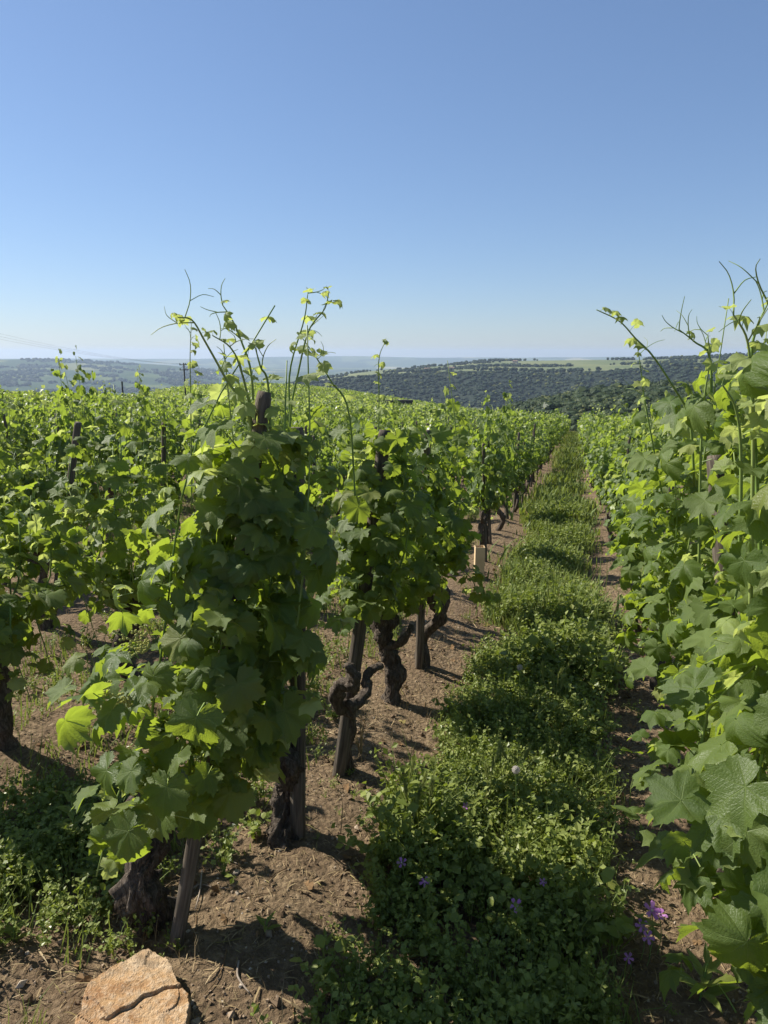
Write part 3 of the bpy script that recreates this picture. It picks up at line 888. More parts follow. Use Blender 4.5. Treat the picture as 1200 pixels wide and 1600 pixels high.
near_vine(row_pt(-2.40, 1.98), "grapevine whose outer leaves just enter at the left edge, nearest the camera there", 124, dict(thick=.045), H=1.14, ns=10, size=.13, spread=.24, low=.2, head=.42, tall=0, step=.075, lateral=.45, cover=60, cap=220)
near_list = [(-2.3, 1.8), (-.9, 1.4), (-.9, 2.0), (-.9, 2.55), (-.9, 3.38), (-.9, 4.0), (-.9, 6.5), (.56, .6), (.56, 1.42), (.56, 2.14), (.56, 3.0), (.56, 3.9), (-2.3, 2.29), (-2.3, 3.2), (-3.3, 3.6)]

# ------------------------------------------------------------------ the other vines one can count
FOL_MID = [foliage_mesh(200 + i, MID, None, H=1.32, ns=12, size=.122, spread=.205, low=.15, head=.46, lateral=.5, tall=.25) for i in range(8)]
FOL_LOW = [foliage_mesh(220 + i, LOW, None, H=1.28, ns=11, size=.128, spread=.225, low=.15, head=.44, tall=.2, step=.075, lateral=.45) for i in range(8)]
TRK = [gen_trunk(np.random.default_rng(240 + i), .44, .036, .06, 2, 9, 12).mesh("trunk", [M_BARK], True) for i in range(6)]
rng = np.random.default_rng(77)
spots = []
for ri, off in enumerate(ROWS + ROWS_R + ROWS_FAR_R):
    s = -3.0 + rng.uniform(0, .85)
    while s < 300:
        o2 = off + rng.normal(0, .035)
        if not any(abs(o2 - a) < .45 and abs(s - b) < .72 for a, b in near_list):
            p = row_pt(o2, s)
            r = math.hypot(*p); th = math.degrees(math.atan2(p[0], p[1]))
            lim = edge(th) - 4
            if p[1] > .5 and -31 < th < 33 and 1.9 < r < lim and r < 110:
                if True:
                    spots.append((r, ri, s, p[0], p[1], off))
        s += 1.04 + rng.uniform(-.08, .10)
spots.sort()
ORD = ["first", "second", "third", "fourth", "fifth", "sixth", "seventh", "eighth", "ninth", "tenth", "eleventh", "twelfth"]
def row_name(off):
    if off == -.9: return "the row along the path's left edge"
    if off == .56: return "the row along the path's right edge"
    if off == 2.0: return "the row behind the right-hand row"
    return f"the {ORD[ROWS.index(off)]} row left of the path"
count_in_row = {-.9: 5, .56: 4, -2.3: 2, -3.3: 1}
ordinal = {}
INDIV = [q for q in spots if q[5] < 3][:292]
chosen = set(q[3:5] for q in INDIV)
for i, (r, ri, s, x, y, off) in enumerate(INDIV):
    v = empty("grapevine", (x, y, g0(x, y)))
    v.rotation_euler = (rng.normal(0, .03), rng.normal(0, .03), rng.uniform(0, 6.28))
    q = rng.uniform(.85, 1.12); wd_ = rng.uniform(.76, .92) if r < 12 else rng.uniform(.86, 1.06); v.scale = (wd_, wd_ * rng.uniform(.9, 1.1), q * (1.1 if off > 0 or r < 9 else 1.0))
    link("trunk", TRK[i % 6], v)
    fo = link("foliage", (FOL_MID if r < 13 else FOL_LOW)[rng.integers(8)], v)
    fo["kind"] = "stuff"
    k = count_in_row.get(off, 0); count_in_row[off] = k + 1; ordinal[i] = k
    if r < 11 and k < 12 and (off in (-.9, .56, 2.0) or ROWS.index(off) < 12):
        lab = f"{ORD[k]} grapevine from the front in {row_name(off)}"
    elif off in (-.9, .56): lab = f"one of the small distant grapevines far down {row_name(off)}"
    else: lab = (f"one of the distant grapevines in {row_name(off)}" if ROWS.index(off) < 12 else "one of the distant grapevines far across the field left of the path") if off < 0 else "one of the distant grapevines behind the right-hand row"
    tag(v, lab, "grapevine", GROUP_V if r < 11 else lab.replace("one of the ", ""))
# their stakes, where a top or a foot shows
ns_ = 0
for i, (r, ri, s, x, y, off) in enumerate(INDIV):
    if rng.random() < (.8 if r < 9 else .25):
        o = link("wooden_stake", STAKES[i % 4])
        o.location = (x + .03, y - .05, g0(x, y)); o.rotation_euler = (rng.normal(0, .035), rng.normal(0, .035), rng.uniform(0, 6)); o.scale = (1, 1, rng.uniform(.92, 1.1))
        if r < 9 and ordinal[i] < 12: lab = f"stake of the {ORD[ordinal[i]]} grapevine in {row_name(off)}"
        else: lab = "one of the thin distant stakes poking out of the vines left of the path" if off < 0 else "one of the thin distant stakes among the right-hand vines"
        tag(o, lab, "stake", "wooden stakes holding the vines" if lab.startswith("stake of") else "distant stakes " + ("left" if off < 0 else "right"))

# vines beyond counting
mb = MB()
rest = [q for q in spots if q[3:5] not in chosen]
P = np.array([(q[3], q[4]) for q in rest]); rr = np.array([q[0] for q in rest])
def cloud(P, nper, size, hgt, spread):
    n = len(P) * nper
    base = np.repeat(P, nper, 0)
    a = rng.uniform(0, 6.28, n); q = spread * np.sqrt(rng.random(n)) * 1.1; h = .35 + (hgt - .35) * rng.random(n) ** .8
    hv = np.repeat(rng.normal(1.0, .09, len(P)), nper); h = h * hv; h = np.where(rng.random(n) < .08, hgt * hv + rng.random(n) * .38, h); q = np.where(h > hgt, q * .4, q)
    x, y = base[:, 0] + q * np.cos(a), base[:, 1] + q * np.sin(a)
    loc = np.stack([x, y, gz(base[:, 0], base[:, 1]) + h], -1)
    Ms = rots(a + rng.normal(0, .8, n), rng.normal(0, .5, n), rng.normal(0, .5, n), size * rng.uniform(.6, 1.3, n))
    va = rng.integers(0, 6, n); yg = (h > hgt * .85) & (rng.random(n) < .4)
    for b in range(6):
        V, T, U, M = FAR[b]
        mb.scatter((V, T, U, M), Ms[(va == b) & ~yg], loc[(va == b) & ~yg])
        mb.scatter((V, T, U, M + 1), Ms[(va == b) & yg], loc[(va == b) & yg])
k = rr < 50; cloud(P[k], 112, .182, 1.26, .30)
k = rr >= 50; cloud(P[k], 46, .285, 1.26, .34)
tag(mb.build("vineyard_rows", [M_LEAF2, M_YOUNG2]), "far green vine rows merging into one field", "vineyard", kind='stuff')
# the rounded knoll with fine rows across it
mb = MB()
pts = []
kd = np.array((math.sin(R(62)), math.cos(R(62)))); kn = np.array((kd[1], -kd[0]))
for o in np.arange(-420, 120, 1.55):
    s = np.arange(-340, 340, .62)
    q = o * kn + s[:, None] * kd + rng.normal(0, .08, (len(s), 2))
    r = np.hypot(q[:, 0], q[:, 1]); th = np.degrees(np.arctan2(q[:, 0], q[:, 1]))
    ok = (r > 111) & (r < edge(th) - 4) & (th > -32) & (th < 12)
    pts.append(q[ok])
P = np.concatenate(pts)
cloud(P, 7, .55, 1.2, .38)
tag(mb.build("knoll_vineyard", [M_LEAF2, M_YOUNG2]), "finely striped vine rows over the rounded knoll", "vineyard", kind='stuff')

# ------------------------------------------------------------------ ground cover
def weed_plant(rng, h=.14, rad=.08, stems=7, leaves=8, size=.022, four=True):
    mb = MB()
    for i in range(stems):
        a = rng.uniform(0, 6.28); tip = np.array((math.cos(a) * rad * rng.uniform(.3, 1.4), math.sin(a) * rad * rng.uniform(.3, 1.4), h * rng.uniform(.5, 1.15)))
        P = catmull([(0, 0, 0), tip * (.35, .35, .55), tip], 4)
        w_ = np.array((-math.sin(a), math.cos(a), 0)) * .0014; mb.add([P[0] - w_, P[0] + w_, P[2] + w_, P[2] - w_, P[3]], [(0, 1, 2), (0, 2, 3), (3, 2, 4)])
        for t in rng.uniform(.25, 1.0, leaves):
            p = np.array([np.interp(t * 3, range(4), P[:, c]) for c in range(3)])
            s = size * rng.uniform(.6, 1.35)
            if four: Lv = np.array([(0, 0, 0), (.42, .35, .08), (.35, .8, .0), (0, 1.05, -.12), (-.35, .8, 0), (-.42, .35, .08)]); Lt = [(0, 1, 5), (1, 2, 5), (2, 4, 5), (2, 3, 4)]
            else: Lv = np.array([(0, 0, 0), (.4, .6, .06), (0, 1.1, -.1), (-.4, .6, .06)]); Lt = [(0, 1, 2), (0, 2, 3)]
            M = rots(rng.uniform(0, 6.28), rng.normal(.1, .5), rng.normal(0, .5), s)
            mb.add(Lv @ M.T + p, Lt)
    return mb.arrays()
def tuft(rng, h=.14, n=12, w=.004, spread=.04, seg=2):
    mb = MB()
    for i in range(n):
        a = rng.uniform(0, 6.28); hh = h * rng.uniform(.45, 1.1); o = np.array((rng.normal(0, spread), rng.normal(0, spread), 0))
        d = np.array((math.cos(a), math.sin(a), 0)); u = np.array((-d[1], d[0], 0)) * w
        b = rng.uniform(.1, .7) * hh
        p1 = o + d * b * .3 + (0, 0, hh * .6); p2 = o + d * b + (0, 0, hh)
        mb.add([o - u, o + u, p1 + u * .8, p1 - u * .8, p2], [(0, 1, 2), (0, 2, 3), (3, 2, 4)])
    return mb.arrays()
rng = np.random.default_rng(500)
W1 = [weed_plant(rng, rng.uniform(.12, .22), .10, 8, 11, rng.uniform(.013, .021), False) for _ in range(6)] + [weed_plant(rng, .14, .09, 6, 6, .030)]
W2 = [weed_plant(rng, .10, .07, 7, 7, .014, False) for _ in range(5)]
G1 = [tuft(rng, .17, 14, .0024, .03) for _ in range(4)]
TALL = [tuft(rng, .30, 4, .0018, .02) for _ in range(4)]
DRY = [tuft(rng, .16, 7, .0018, .05) for _ in range(4)]
G2 = [tuft(rng, .11, 12, .004, .05) for _ in range(4)]
G3 = [tuft(rng, .11, 8, .010, .09) for _ in range(3)]
ROCK_C = gp(205, 1590, .075)
def lay(mb, bases, off, s, sc_, mi_shift=0, sink=0.0):
    p = off[:, None] * RN + s[:, None] * RD
    ok = np.hypot(p[:, 0] - ROCK_C[0], p[:, 1] - ROCK_C[1]) > .24
    p, off, s = p[ok], off[ok], s[ok]; sc_ = np.broadcast_to(sc_, ok.shape)[ok]
    z = gz(p[:, 0], p[:, 1]) - sink
    Ms = rots(rng.uniform(0, 6.28, len(off)), rng.normal(0, .12, len(off)), rng.normal(0, .12, len(off)), sc_)
    loc = np.c_[p, z]
    nb = len(bases)
    for b in range(nb):
        V, T, U, M = bases[b]
        mb.scatter((V, T, U, M + mi_shift), Ms[b::nb], loc[b::nb])
def strip(n, s0, s1, o0, o1, pw=1.0):
    s = s0 + (s1 - s0) * rng.random(n) ** pw
    return o0 + (o1 - o0) * rng.random(n), s
def band(off, c, hw):   # dense in the middle of the path, thinning to the bare strips
    return rng.random(len(off)) < np.clip(1.25 - (np.abs(off - c) / hw) ** 3, 0, 1)
mb = MB()
C0 = -.17
def path_lay(n, bases, s0, s1, hw, scale, shift, pw=1.0, patch=0):
    o, s = strip(n, s0, s1, C0 - hw, C0 + hw, pw)
    p = o[:, None] * RN + s[:, None] * RD
    k = band(o + .09 * sines(p[:, 0], p[:, 1], 90, 2.5), C0, hw * .92)
    if patch: k &= sines(p[:, 0], p[:, 1], 91, 2.2) > patch
    k &= rng.random(len(o)) < np.maximum(np.clip(.62 + 1.5 * sines(p[:, 0], p[:, 1], 97, 3.6), .06, 1), np.interp(s, [1.0, 3.2, 4.6], [.8, .8, 0]))
    hgt = np.clip(1.0 + 1.1 * sines(p[:, 0], p[:, 1], 97, 3.6), np.interp(s, [1, 3.2, 4.6], [.75, .75, .4]), 1.7)
    lay(mb, bases, o[k], s[k], scale * hgt[k] * rng.uniform(.6, 1.25, k.sum()), shift)
path_lay(1600, W1, .9, 4.6, .46, 1.15, 0)
path_lay(1000, W2, .9, 5.5, .46, 1.15, 0)
path_lay(800, G1, .9, 6.0, .46, 1.1, 1, 1, -.05)
path_lay(260, TALL, 1.2, 6.5, .42, 1.0, 1)
path_lay(200, DRY, 1.2, 7.5, .52, 1.0, 2)
path_lay(1500, W2, 4.0, 11, .38, 1.55, 0)
path_lay(2600, G2, 4.0, 16, .39, 1.4, 1)
path_lay(240, DRY, 5, 14, .5, .8, 2)
path_lay(3200, G3, 12, 70, .42, 1.35, 1, 1.4)
path_lay(2400, G3, 9, 60, .40, 1.25, 0, 1.4)
tag(mb.build("path_grass", [M_WEED, M_GRASS, M_STRAW]), "green weeds and grass growing down the middle of the path", "grass", kind='stuff')

# weeds between the left rows and around trunks
mb = MB()
n = 5600
o = rng.uniform(-7.5, -1.05, n); s = 1.0 + 11 * rng.random(n) ** 1.2
p = o[:, None] * RN + s[:, None] * RD
dmin = np.min(np.abs(o[:, None] - np.array(ROWS[:9])[None]), 1)
dens = sines(p[:, 0], p[:, 1], 93, 1.6) + .45 * sines(p[:, 0], p[:, 1], 94, 4.0)
k = (dens > -.28) & (dmin > .12)
k &= ~((p[:, 1] < 2.05) & (p[:, 0] > -1.15))
o, s = o[k], s[k]
third = len(o) // 3
lay(mb, W2, o[:third], s[:third], rng.uniform(.8, 1.5, third), 0)
lay(mb, W1, o[third:third + third // 2], s[third:third + third // 2], rng.uniform(.5, .9, third // 2), 0)
q = len(o) - third - third // 2
lay(mb, G2, o[-q:], s[-q:], rng.uniform(.6, 1.2, q), 1)
# sparse sprigs on the bare strips
n = 420
o = np.concatenate([rng.uniform(-1.2, -.45, n), rng.uniform(.25, .75, n // 2)]); s = 1.0 + 7 * rng.random(len(o)) ** 1.1
p = o[:, None] * RN + s[:, None] * RD
k = sines(p[:, 0], p[:, 1], 96, 4) > .1
lay(mb, W2, o[k], s[k], rng.uniform(.25, .7, k.sum()), 0)
n = 700
o = rng.uniform(-5, -.45, n); s = 1.2 + 8 * rng.random(n)
lay(mb, DRY, o, s, rng.uniform(.3, .8, n), 2)
# leafy patch at the left foot of the front vine
o, s = rng.normal(-1.65, .22, 130), rng.normal(1.75, .22, 130)
lay(mb, W1, o, s, rng.uniform(.5, 1.0, 130), 0)
o, s = rng.normal(-1.65, .3, 60), rng.normal(1.75, .3, 60)
lay(mb, G1, o, s, rng.uniform(.5, 1.0, 60), 1)
tag(mb.build("row_weeds", [M_WEED, M_GRASS, M_STRAW]), "low weeds growing in patches between the left vine rows", "weeds", kind='stuff')

# dead straw, chips and gravel
mb = MB()
def straw(n, s1):
    n = int(n)
    o = np.concatenate([rng.uniform(-2.2, -.35, n), rng.uniform(.2, .9, n // 2), rng.uniform(-7, -2, n)]); s = .9 + (s1 - .9) * rng.random(len(o)) ** 1.3
    p = o[:, None] * RN + s[:, None] * RD
    z = gz(p[:, 0], p[:, 1]) + .004
    L = rng.uniform(.008, .045, len(o)) * np.where(rng.random(len(o)) < .06, 2, 1)
    base = np.array([(-.03, 0, 0), (.03, 0, 0), (.03, .5, .10), (-.03, .5, .10), (0, 1, .02)])
    Ms = rots(rng.uniform(0, 6.28, len(o)), rng.normal(.05, .12, len(o)), rng.normal(0, .5, len(o)), 1.0) * L[:, None, None]
    mb.scatter((base, np.array([(0, 1, 2), (0, 2, 3), (3, 2, 4)]), np.zeros((5, 2)), np.zeros(3, int)), Ms, np.c_[p, z])
straw(9000, 5); straw(3500, 12)
tag(mb.build("dry_straw", [M_STRAW]), "dry straw and bark chips littering the bare soil", "straw", kind='stuff')
k = NT("soil crumbs"); M_STONE = k.done(k.pbsdf(k.ramp(k.rnd(), [(0, (.11, .075, .047)), (.55, (.22, .155, .10)), (.9, (.34, .26, .18)), (1, (.5, .43, .34))]), .95, .1).outputs[0])
mb = MB()
V0 = np.array([(1, 0, 0), (-1, 0, 0), (0, 1, 0), (0, -1, 0), (0, 0, 1), (0, 0, -1.)]); F0 = np.array([(0, 2, 4), (2, 1, 4), (1, 3, 4), (3, 0, 4), (2, 0, 5), (1, 2, 5), (3, 1, 5), (0, 3, 5)])
n = 9000
o = np.concatenate([rng.uniform(-2.3, -.35, n), rng.uniform(.2, .9, n // 3)]); s = .8 + 5.0 * rng.random(len(o)) ** 1.5
p = o[:, None] * RN + s[:, None] * RD
L = rng.uniform(.0018, .0065, len(o)) * np.where(rng.random(len(o)) < .02, 2.2, 1)
Ms = rots(rng.uniform(0, 6.28, len(o)), rng.normal(0, .5, len(o)), rng.normal(0, .5, len(o)), 1.0) * (L[:, None] * rng.uniform(.6, 1.4, (len(o), 3)))[:, None, :]
mb.scatter((V0, F0, np.zeros((6, 2)), np.zeros(8, int)), Ms, np.c_[p, gz(p[:, 0], p[:, 1]) + L * .3])
tag(mb.build("gravel", [M_STONE]), "fine gravel and clods on the vineyard soil", "gravel", kind='stuff')

# clods, dead leaves and prunings
mb = MB(); V1_, F1_ = ico(1); V1_ = V1_ * rng.uniform(.6, 1.2, (len(V1_), 1)) * (1, 1, .7)
n = 420
o = np.concatenate([rng.uniform(-2.3, -.4, n), rng.uniform(.2, .8, n // 3)]); s = .9 + 5.0 * rng.random(len(o)) ** 1.4
p = o[:, None] * RN + s[:, None] * RD; L = rng.uniform(.006, .016, len(o))
Ms = rots(rng.uniform(0, 6.28, len(o)), rng.normal(0, .4, len(o)), rng.normal(0, .4, len(o)), 1.0) * (L[:, None] * rng.uniform(.6, 1.3, (len(o), 3)))[:, None, :]
mb.scatter((V1_, F1_, np.zeros((len(V1_), 2)), np.zeros(len(F1_), int)), Ms, np.c_[p, gz(p[:, 0], p[:, 1]) + L * .15])
k = NT("clod"); M_CLOD = k.done(k.pbsdf(k.mix(k.rnd(), (.12, .083, .05), (.27, .19, .115)), .97, .08, k.bump(k.noise(k.pos(), 90, 5, .7), .9, .01)).outputs[0])
tag(mb.build("soil_clods", [M_CLOD]), "crumbling clods of earth along the bare strips", "clods", kind='stuff')
M_DEAD = leaf_material("dead leaf", (.13, .075, .035), (.27, .17, .085), (.22, .15, .08), (.25, .14, .05), .15, False, .75, .15)
mb = MB(); n = 260
o = np.concatenate([rng.uniform(-2.3, -.4, n), rng.uniform(.1, .8, n // 2)]); s = 1.0 + 6.0 * rng.random(len(o)) ** 1.2
p = o[:, None] * RN + s[:, None] * RD
Ms = rots(rng.uniform(0, 6.28, len(o)), rng.normal(.5, .5, len(o)), rng.normal(0, .6, len(o)), rng.uniform(.025, .06, len(o)))
loc = np.c_[p, gz(p[:, 0], p[:, 1]) + .006]
for b in range(6):
    Vb, Tb, Ub, Mb = LOW[b]; mb.scatter(((Vb - Vb.mean(0)) * (1, 1, .7), Tb, Ub, Mb * 0), Ms[b::6], loc[b::6])
for i in range(160):                                     # thin prunings
    oo = rng.uniform(-2.2, -.4) if rng.random() < .7 else rng.uniform(.2, .8); ss = 1.0 + 5 * rng.random(); q = oo * RN + ss * RD; a = rng.uniform(0, 6.28); L = rng.uniform(.04, .16)
    e = q + np.array((math.cos(a), math.sin(a))) * L; m_ = (q + e) / 2 + rng.normal(0, .008, 2)
    mb.add(*tube(catmull([np.r_[t_, g0(*t_) + .004] for t_ in (q, m_, e)], 5), np.linspace(.0022, .0012, 5), 4, False))
tag(mb.build("leaf_litter", [M_DEAD]), "dead leaves and short prunings strewn under the vines", "litter", kind='stuff')

# ------------------------------------------------------------------ orange rock in the foreground
def m_rock():
    k = NT("orange gneiss"); o = k.obj()
    n1 = k.noise(o, 7, 5, .6, .6); n2 = k.noise(o, 55, 5, .7); n3 = k.noise(o, 160, 3, .7)
    col = k.ramp(n1, [(.28, (.27, .125, .05)), (.48, (.43, .26, .125)), (.66, (.52, .37, .22)), (.8, (.33, .18, .08))])
    col = k.mix(k.ramp(n2, [(.45, (0, 0, 0)), (.75, (.8, .8, .8))]), col, (.66, .52, .36))
    col = k.mix(k.ramp(n3, [(.3, (.6, .6, .6)), (.42, (0, 0, 0))]), col, (.16, .08, .04))
    col = k.mix(k.ramp(k.noise(o, 13, 5, .7), [(.52, (0, 0, 0)), (.68, (.7, .7, .7))]), col, (.20, .14, .085))
    h = k.math('ADD', k.math('MULTIPLY', n2, 1.0), k.math('MULTIPLY', n3, .6))
    return k.done(k.pbsdf(col, .9, .2, k.bump(h, .9, .010)).outputs[0])
M_ROCK = m_rock()
def rock():
    up = .075
    outl = [(100, 1680), (112, 1600), (140, 1533), (180, 1512), (226, 1490), (246, 1494), (263, 1503), (279, 1538), (296, 1553), (293, 1600), (286, 1690), (190, 1720)]
    Q = np.array([gp(px, py, up) for px, py in outl])
    c = Q.mean(0); n = 160
    rel = Q - c
    an = np.arctan2(rel[:, 1], rel[:, 0]); od = np.argsort(an); an, rel = an[od], rel[od]
    rng = np.random.default_rng(9)
    aa = np.linspace(-math.pi, math.pi, n, endpoint=False)
    # polygon edge distance for each direction
    dist = []
    for a in aa:
        d = np.array((math.cos(a), math.sin(a))); best = 9
        for i in range(len(rel)):
            p, q = rel[i], rel[(i + 1) % len(rel)]; e = q - p
            den = d[0] * e[1] - d[1] * e[0]
            if abs(den) < 1e-9: continue
            t = (p[0] * e[1] - p[1] * e[0]) / den; u = (p[0] * d[1] - p[1] * d[0]) / den
            if t > 0 and -1e-6 <= u <= 1 + 1e-6: best = min(best, t)
        dist.append(best)
    dist = np.array(dist) * (1 + .012 * np.sin(aa * 11 + 1) + .010 * np.sin(aa * 23) + .008 * rng.normal(size=n))
    ca, cb = np.array(gp(160, 1586, up)) - c, np.array(gp(284, 1538, up)) - c
    ce = (cb - ca); cl = np.linalg.norm(ce); ce = ce / cl; cn = np.array((-ce[1], ce[0]))
    rings = np.r_[np.linspace(.01, .975, 70), .99, 1.0, 1.015, 1.03, 1.04]
    V = []
    for k, f in enumerate(rings):
        q = np.stack([np.cos(aa), np.sin(aa)], 1) * (dist * f)[:, None]
        z = up + .05 * q[:, 1] + .006 * sines(q[:, 0], q[:, 1], 12, 16) + .004 * np.round(1.5 * sines(q[:, 0], q[:, 1], 15, 26, 6)) * sm((f - .35) / .3) + .0026 * sines(q[:, 0], q[:, 1], 13, 70, 8) + .0012 * sines(q[:, 0], q[:, 1], 14, 220, 9)
        t = (q - ca) @ ce; dperp = (q - ca) @ cn + .006 * np.sin(t * 40) + .003 * np.sin(t * 110)
        on = sm((t + .01) / .03) * sm((cl + .03 - t) / .02)
        z = z - on * np.where(dperp < 0, .008 * sm(1 - (-dperp) / .30), 0)
        z = z - on * .016 * np.exp(-(dperp / .0022) ** 2)
        drop = [0] * 70 + [.002, .009, .045, .09, .14]
        z = z - drop[k]
        V.append(np.c_[q, z])
    V = np.concatenate(V + [np.array([(0, 0, up)])])
    T = []
    m = len(rings)
    for i in range(m - 1):
        for j in range(n):
            a = i * n + j; b = i * n + (j + 1) % n
            T += [(a, a + n, b + n), (a, b + n, b)]
    T += [(m * n, j, (j + 1) % n) for j in range(n)]
    o = MB().add(V, np.array(T)).build("rock", [M_ROCK], None, False)
    o.location = (c[0], c[1], float(GA * c[0] + GB * c[1]))
    o.rotation_euler = (0, 0, 0)
    tag(o, "flat cracked orange rock lying at the bottom of the picture", "rock")
rock()

# ------------------------------------------------------------------ small things on the ground
M_TWIG = m_plain("dead cane", (.20, .15, .11), (.36, .30, .24), 40, .8, .002)
def twig(pix, up, rad, label):
    P = [np.r_[gp(a, b, up), 0] for a, b in pix]
    for p in P: p[2] = g0(p[0], p[1]) + up
    o0 = P[0].copy()
    o = MB().add(*tube(catmull(np.array(P) - o0, 12), np.linspace(rad, rad * .6, 12), 6, True)).build("twig", [M_TWIG], None, True)
    o.location = o0.tolist(); tag(o, label, "twig", "dry canes on the soil")
twig([(374, 1520), (372, 1540), (382, 1555), (391, 1564)], .006, .0035, "short curved dry cane in front of the stake foot")
twig([(316, 1366), (313, 1400), (306, 1430)], .012, .003, "upright pale dry cane between the two front trunks")
twig([(296, 1400), (312, 1390), (335, 1398), (360, 1402)], .006, .0022, "thin pale cane lying crosswise between the two front trunks")
twig([(335, 1345), (352, 1350), (372, 1362)], .006, .003, "short grey cane on the soil by the second trunk")
M_FIELDSTONE = m_plain("pale stone", (.22, .18, .135), (.36, .31, .25), 25, .85, .004)
def stone(px, py, s, label, seed):
    rng = np.random.default_rng(seed); V, F = ico(1)
    V = np.clip(V * rng.uniform(.7, 1.15, (len(V), 1)), -.75, .75) * np.array((1.1, .75, .5)) * s * .8
    q = gp(px, py); o = MB().add(V, F).build("stone", [M_FIELDSTONE], None, False)
    o.location = (q[0], q[1], g0(*q) + s * .2); o.rotation_euler = (.2, .1, seed * 1.3); tag(o, label, "stone", "pale stones on the soil")
stone(370, 1378, .020, "largest pale stone on the soil between the front trunks", 1)
stone(365, 1425, .010, "small pale stone in the shade of the front vine", 2)
stone(300, 1585, .013, "white pebble touching the corner of the orange rock", 3)
stone(372, 1413, .012, "grey pebble under the largest pale stone", 4)

# dry stalk tuft by the third stake
rng = np.random.default_rng(61)
d0 = gpt(563, 1195)
mb = MB()
for i in range(16):
    a = rng.uniform(0, 6.28); t = np.array((math.cos(a) * rng.uniform(.02, .12), math.sin(a) * rng.uniform(.02, .12), rng.uniform(.08, .26)))
    mb.add(*tube(catmull([(0, 0, 0), t * (.3, .3, .6), t], 5), np.linspace(.0018, .0008, 5), 3, False))
o = mb.build("dry_plant", [M_STRAW]); o.location = d0.tolist(); tag(o, "tuft of pale dead stalks beside the bare leaning stake", "plant")

# tree-shelter sleeve round a young vine
M_SLEEVE = m_plain("cardboard sleeve", (.55, .40, .22), (.66, .50, .30), 8, .8, .001)
ts = gpt(748, 908)
sl = empty("vine_sleeve", ts); tag(sl, "beige protective sleeve round a young vine beside the path", "sleeve")
mb = MB(); w = .045; h = .30; e = .004
for (ax, ay, bx, by) in ((-w, -w, w, -w), (w, -w, w, w), (w, w, -w, w), (-w, w, -w, -w)):
    nx, ny = (ay - by), (bx - ax); l = math.hypot(nx, ny); nx, ny = nx / l * e, ny / l * e
    V = [(ax, ay, -.03), (bx, by, -.03), (bx, by, h), (ax, ay, h), (ax + nx, ay + ny, -.03), (bx + nx, by + ny, -.03), (bx + nx, by + ny, h), (ax + nx, ay + ny, h)]
    mb.add(V, [(0, 1, 2), (0, 2, 3), (4, 6, 5), (4, 7, 6), (3, 2, 6), (3, 6, 7), (0, 4, 5), (0, 5, 1)])
mb.build("tube", [M_SLEEVE], sl)
MB().add(*tube([(0, .0, .0), (.005, 0, .2), (0, .01, .42)], [.006, .005, .004], 6)).build("stem", [M_BARK], sl, True)

# mallow flowers
M_PETAL = leaf_material("mallow petal", (.46, .17, .50), (.60, .28, .62), (.40, .15, .42), (.55, .2, .6), .3, False, .6, .2)
M_PISTIL = m_plain("flower centre", (.5, .42, .35), (.6, .5, .4), 50)
def flower(px, py, up, s, label, tilt=.5, az=-1.6):
    q = gp(px, py, up); z = g0(*q)
    f = empty("mallow_flower", (q[0], q[1], z)); tag(f, label, "flower", "purple mallow flowers")
    rng = np.random.default_rng(int(px))
    MB().add(*tube(catmull([(.01, .01, 0), (.012, .0, up * .5), (0, 0, up)], 6), .0014, 4, False)).build("stem", [M_SHOOT], f)
    Mx = rots(az, -tilt, 0, 1.0)
    for i in range(5):
        a = i / 5 * 6.283; c, d = math.cos(a), math.sin(a)
        L = np.array([(-.08, .05, 0), (.08, .05, 0), (.26, .75, .22), (.12, 1.0, .22), (0, .86, .25), (-.12, 1.0, .22), (-.26, .75, .22)]) * s
        L = np.stack([L[:, 0] * c - L[:, 1] * d, L[:, 0] * d + L[:, 1] * c, L[:, 2]], -1) @ Mx.T + (0, 0, up)
        MB().add(L, [(0, 1, 2), (0, 2, 6), (6, 2, 4), (2, 3, 4), (6, 4, 5)]).build("petal", [M_PETAL], f)
    V, F = ico(0); MB().add(V * s * .16 + np.array((0, 0, s * .1)) @ Mx.T + (0, 0, up), F).build("flower_centre", [M_PISTIL], f)
flower(1018, 1425, .17, .028, "largest purple mallow flower of the clump by the right-hand leaves", .6, -1.2)
flower(1030, 1432, .15, .024, "purple mallow flower just right of the largest bloom", .2, -.4)
flower(1003, 1448, .13, .020, "darker purple mallow flower below the largest bloom", .7, -2.2)
flower(1012, 1466, .11, .020, "small purple mallow flower under the clump of blooms", .9, -1.5)
flower(982, 1494, .08, .016, "lowest mallow bud at the edge of the bare soil", .8, -1.6)
flower(806, 1418, .17, .021, "bright lone purple flower in the middle of the path weeds", .8, -1.8)
flower(663, 1384, .14, .018, "pink-purple flower at the weeds' left margin, the lower of two", .7, -1.5)
flower(628, 1352, .16, .018, "purple flower at the weeds' left margin, the upper of two", .5, -2.0)
flower(728, 1262, .17, .014, "small purple flower below the wild barley", .6, -1.4)
flower(848, 1378, .15, .013, "tiny purple flower above the bright lone bloom", .6, -1.4)
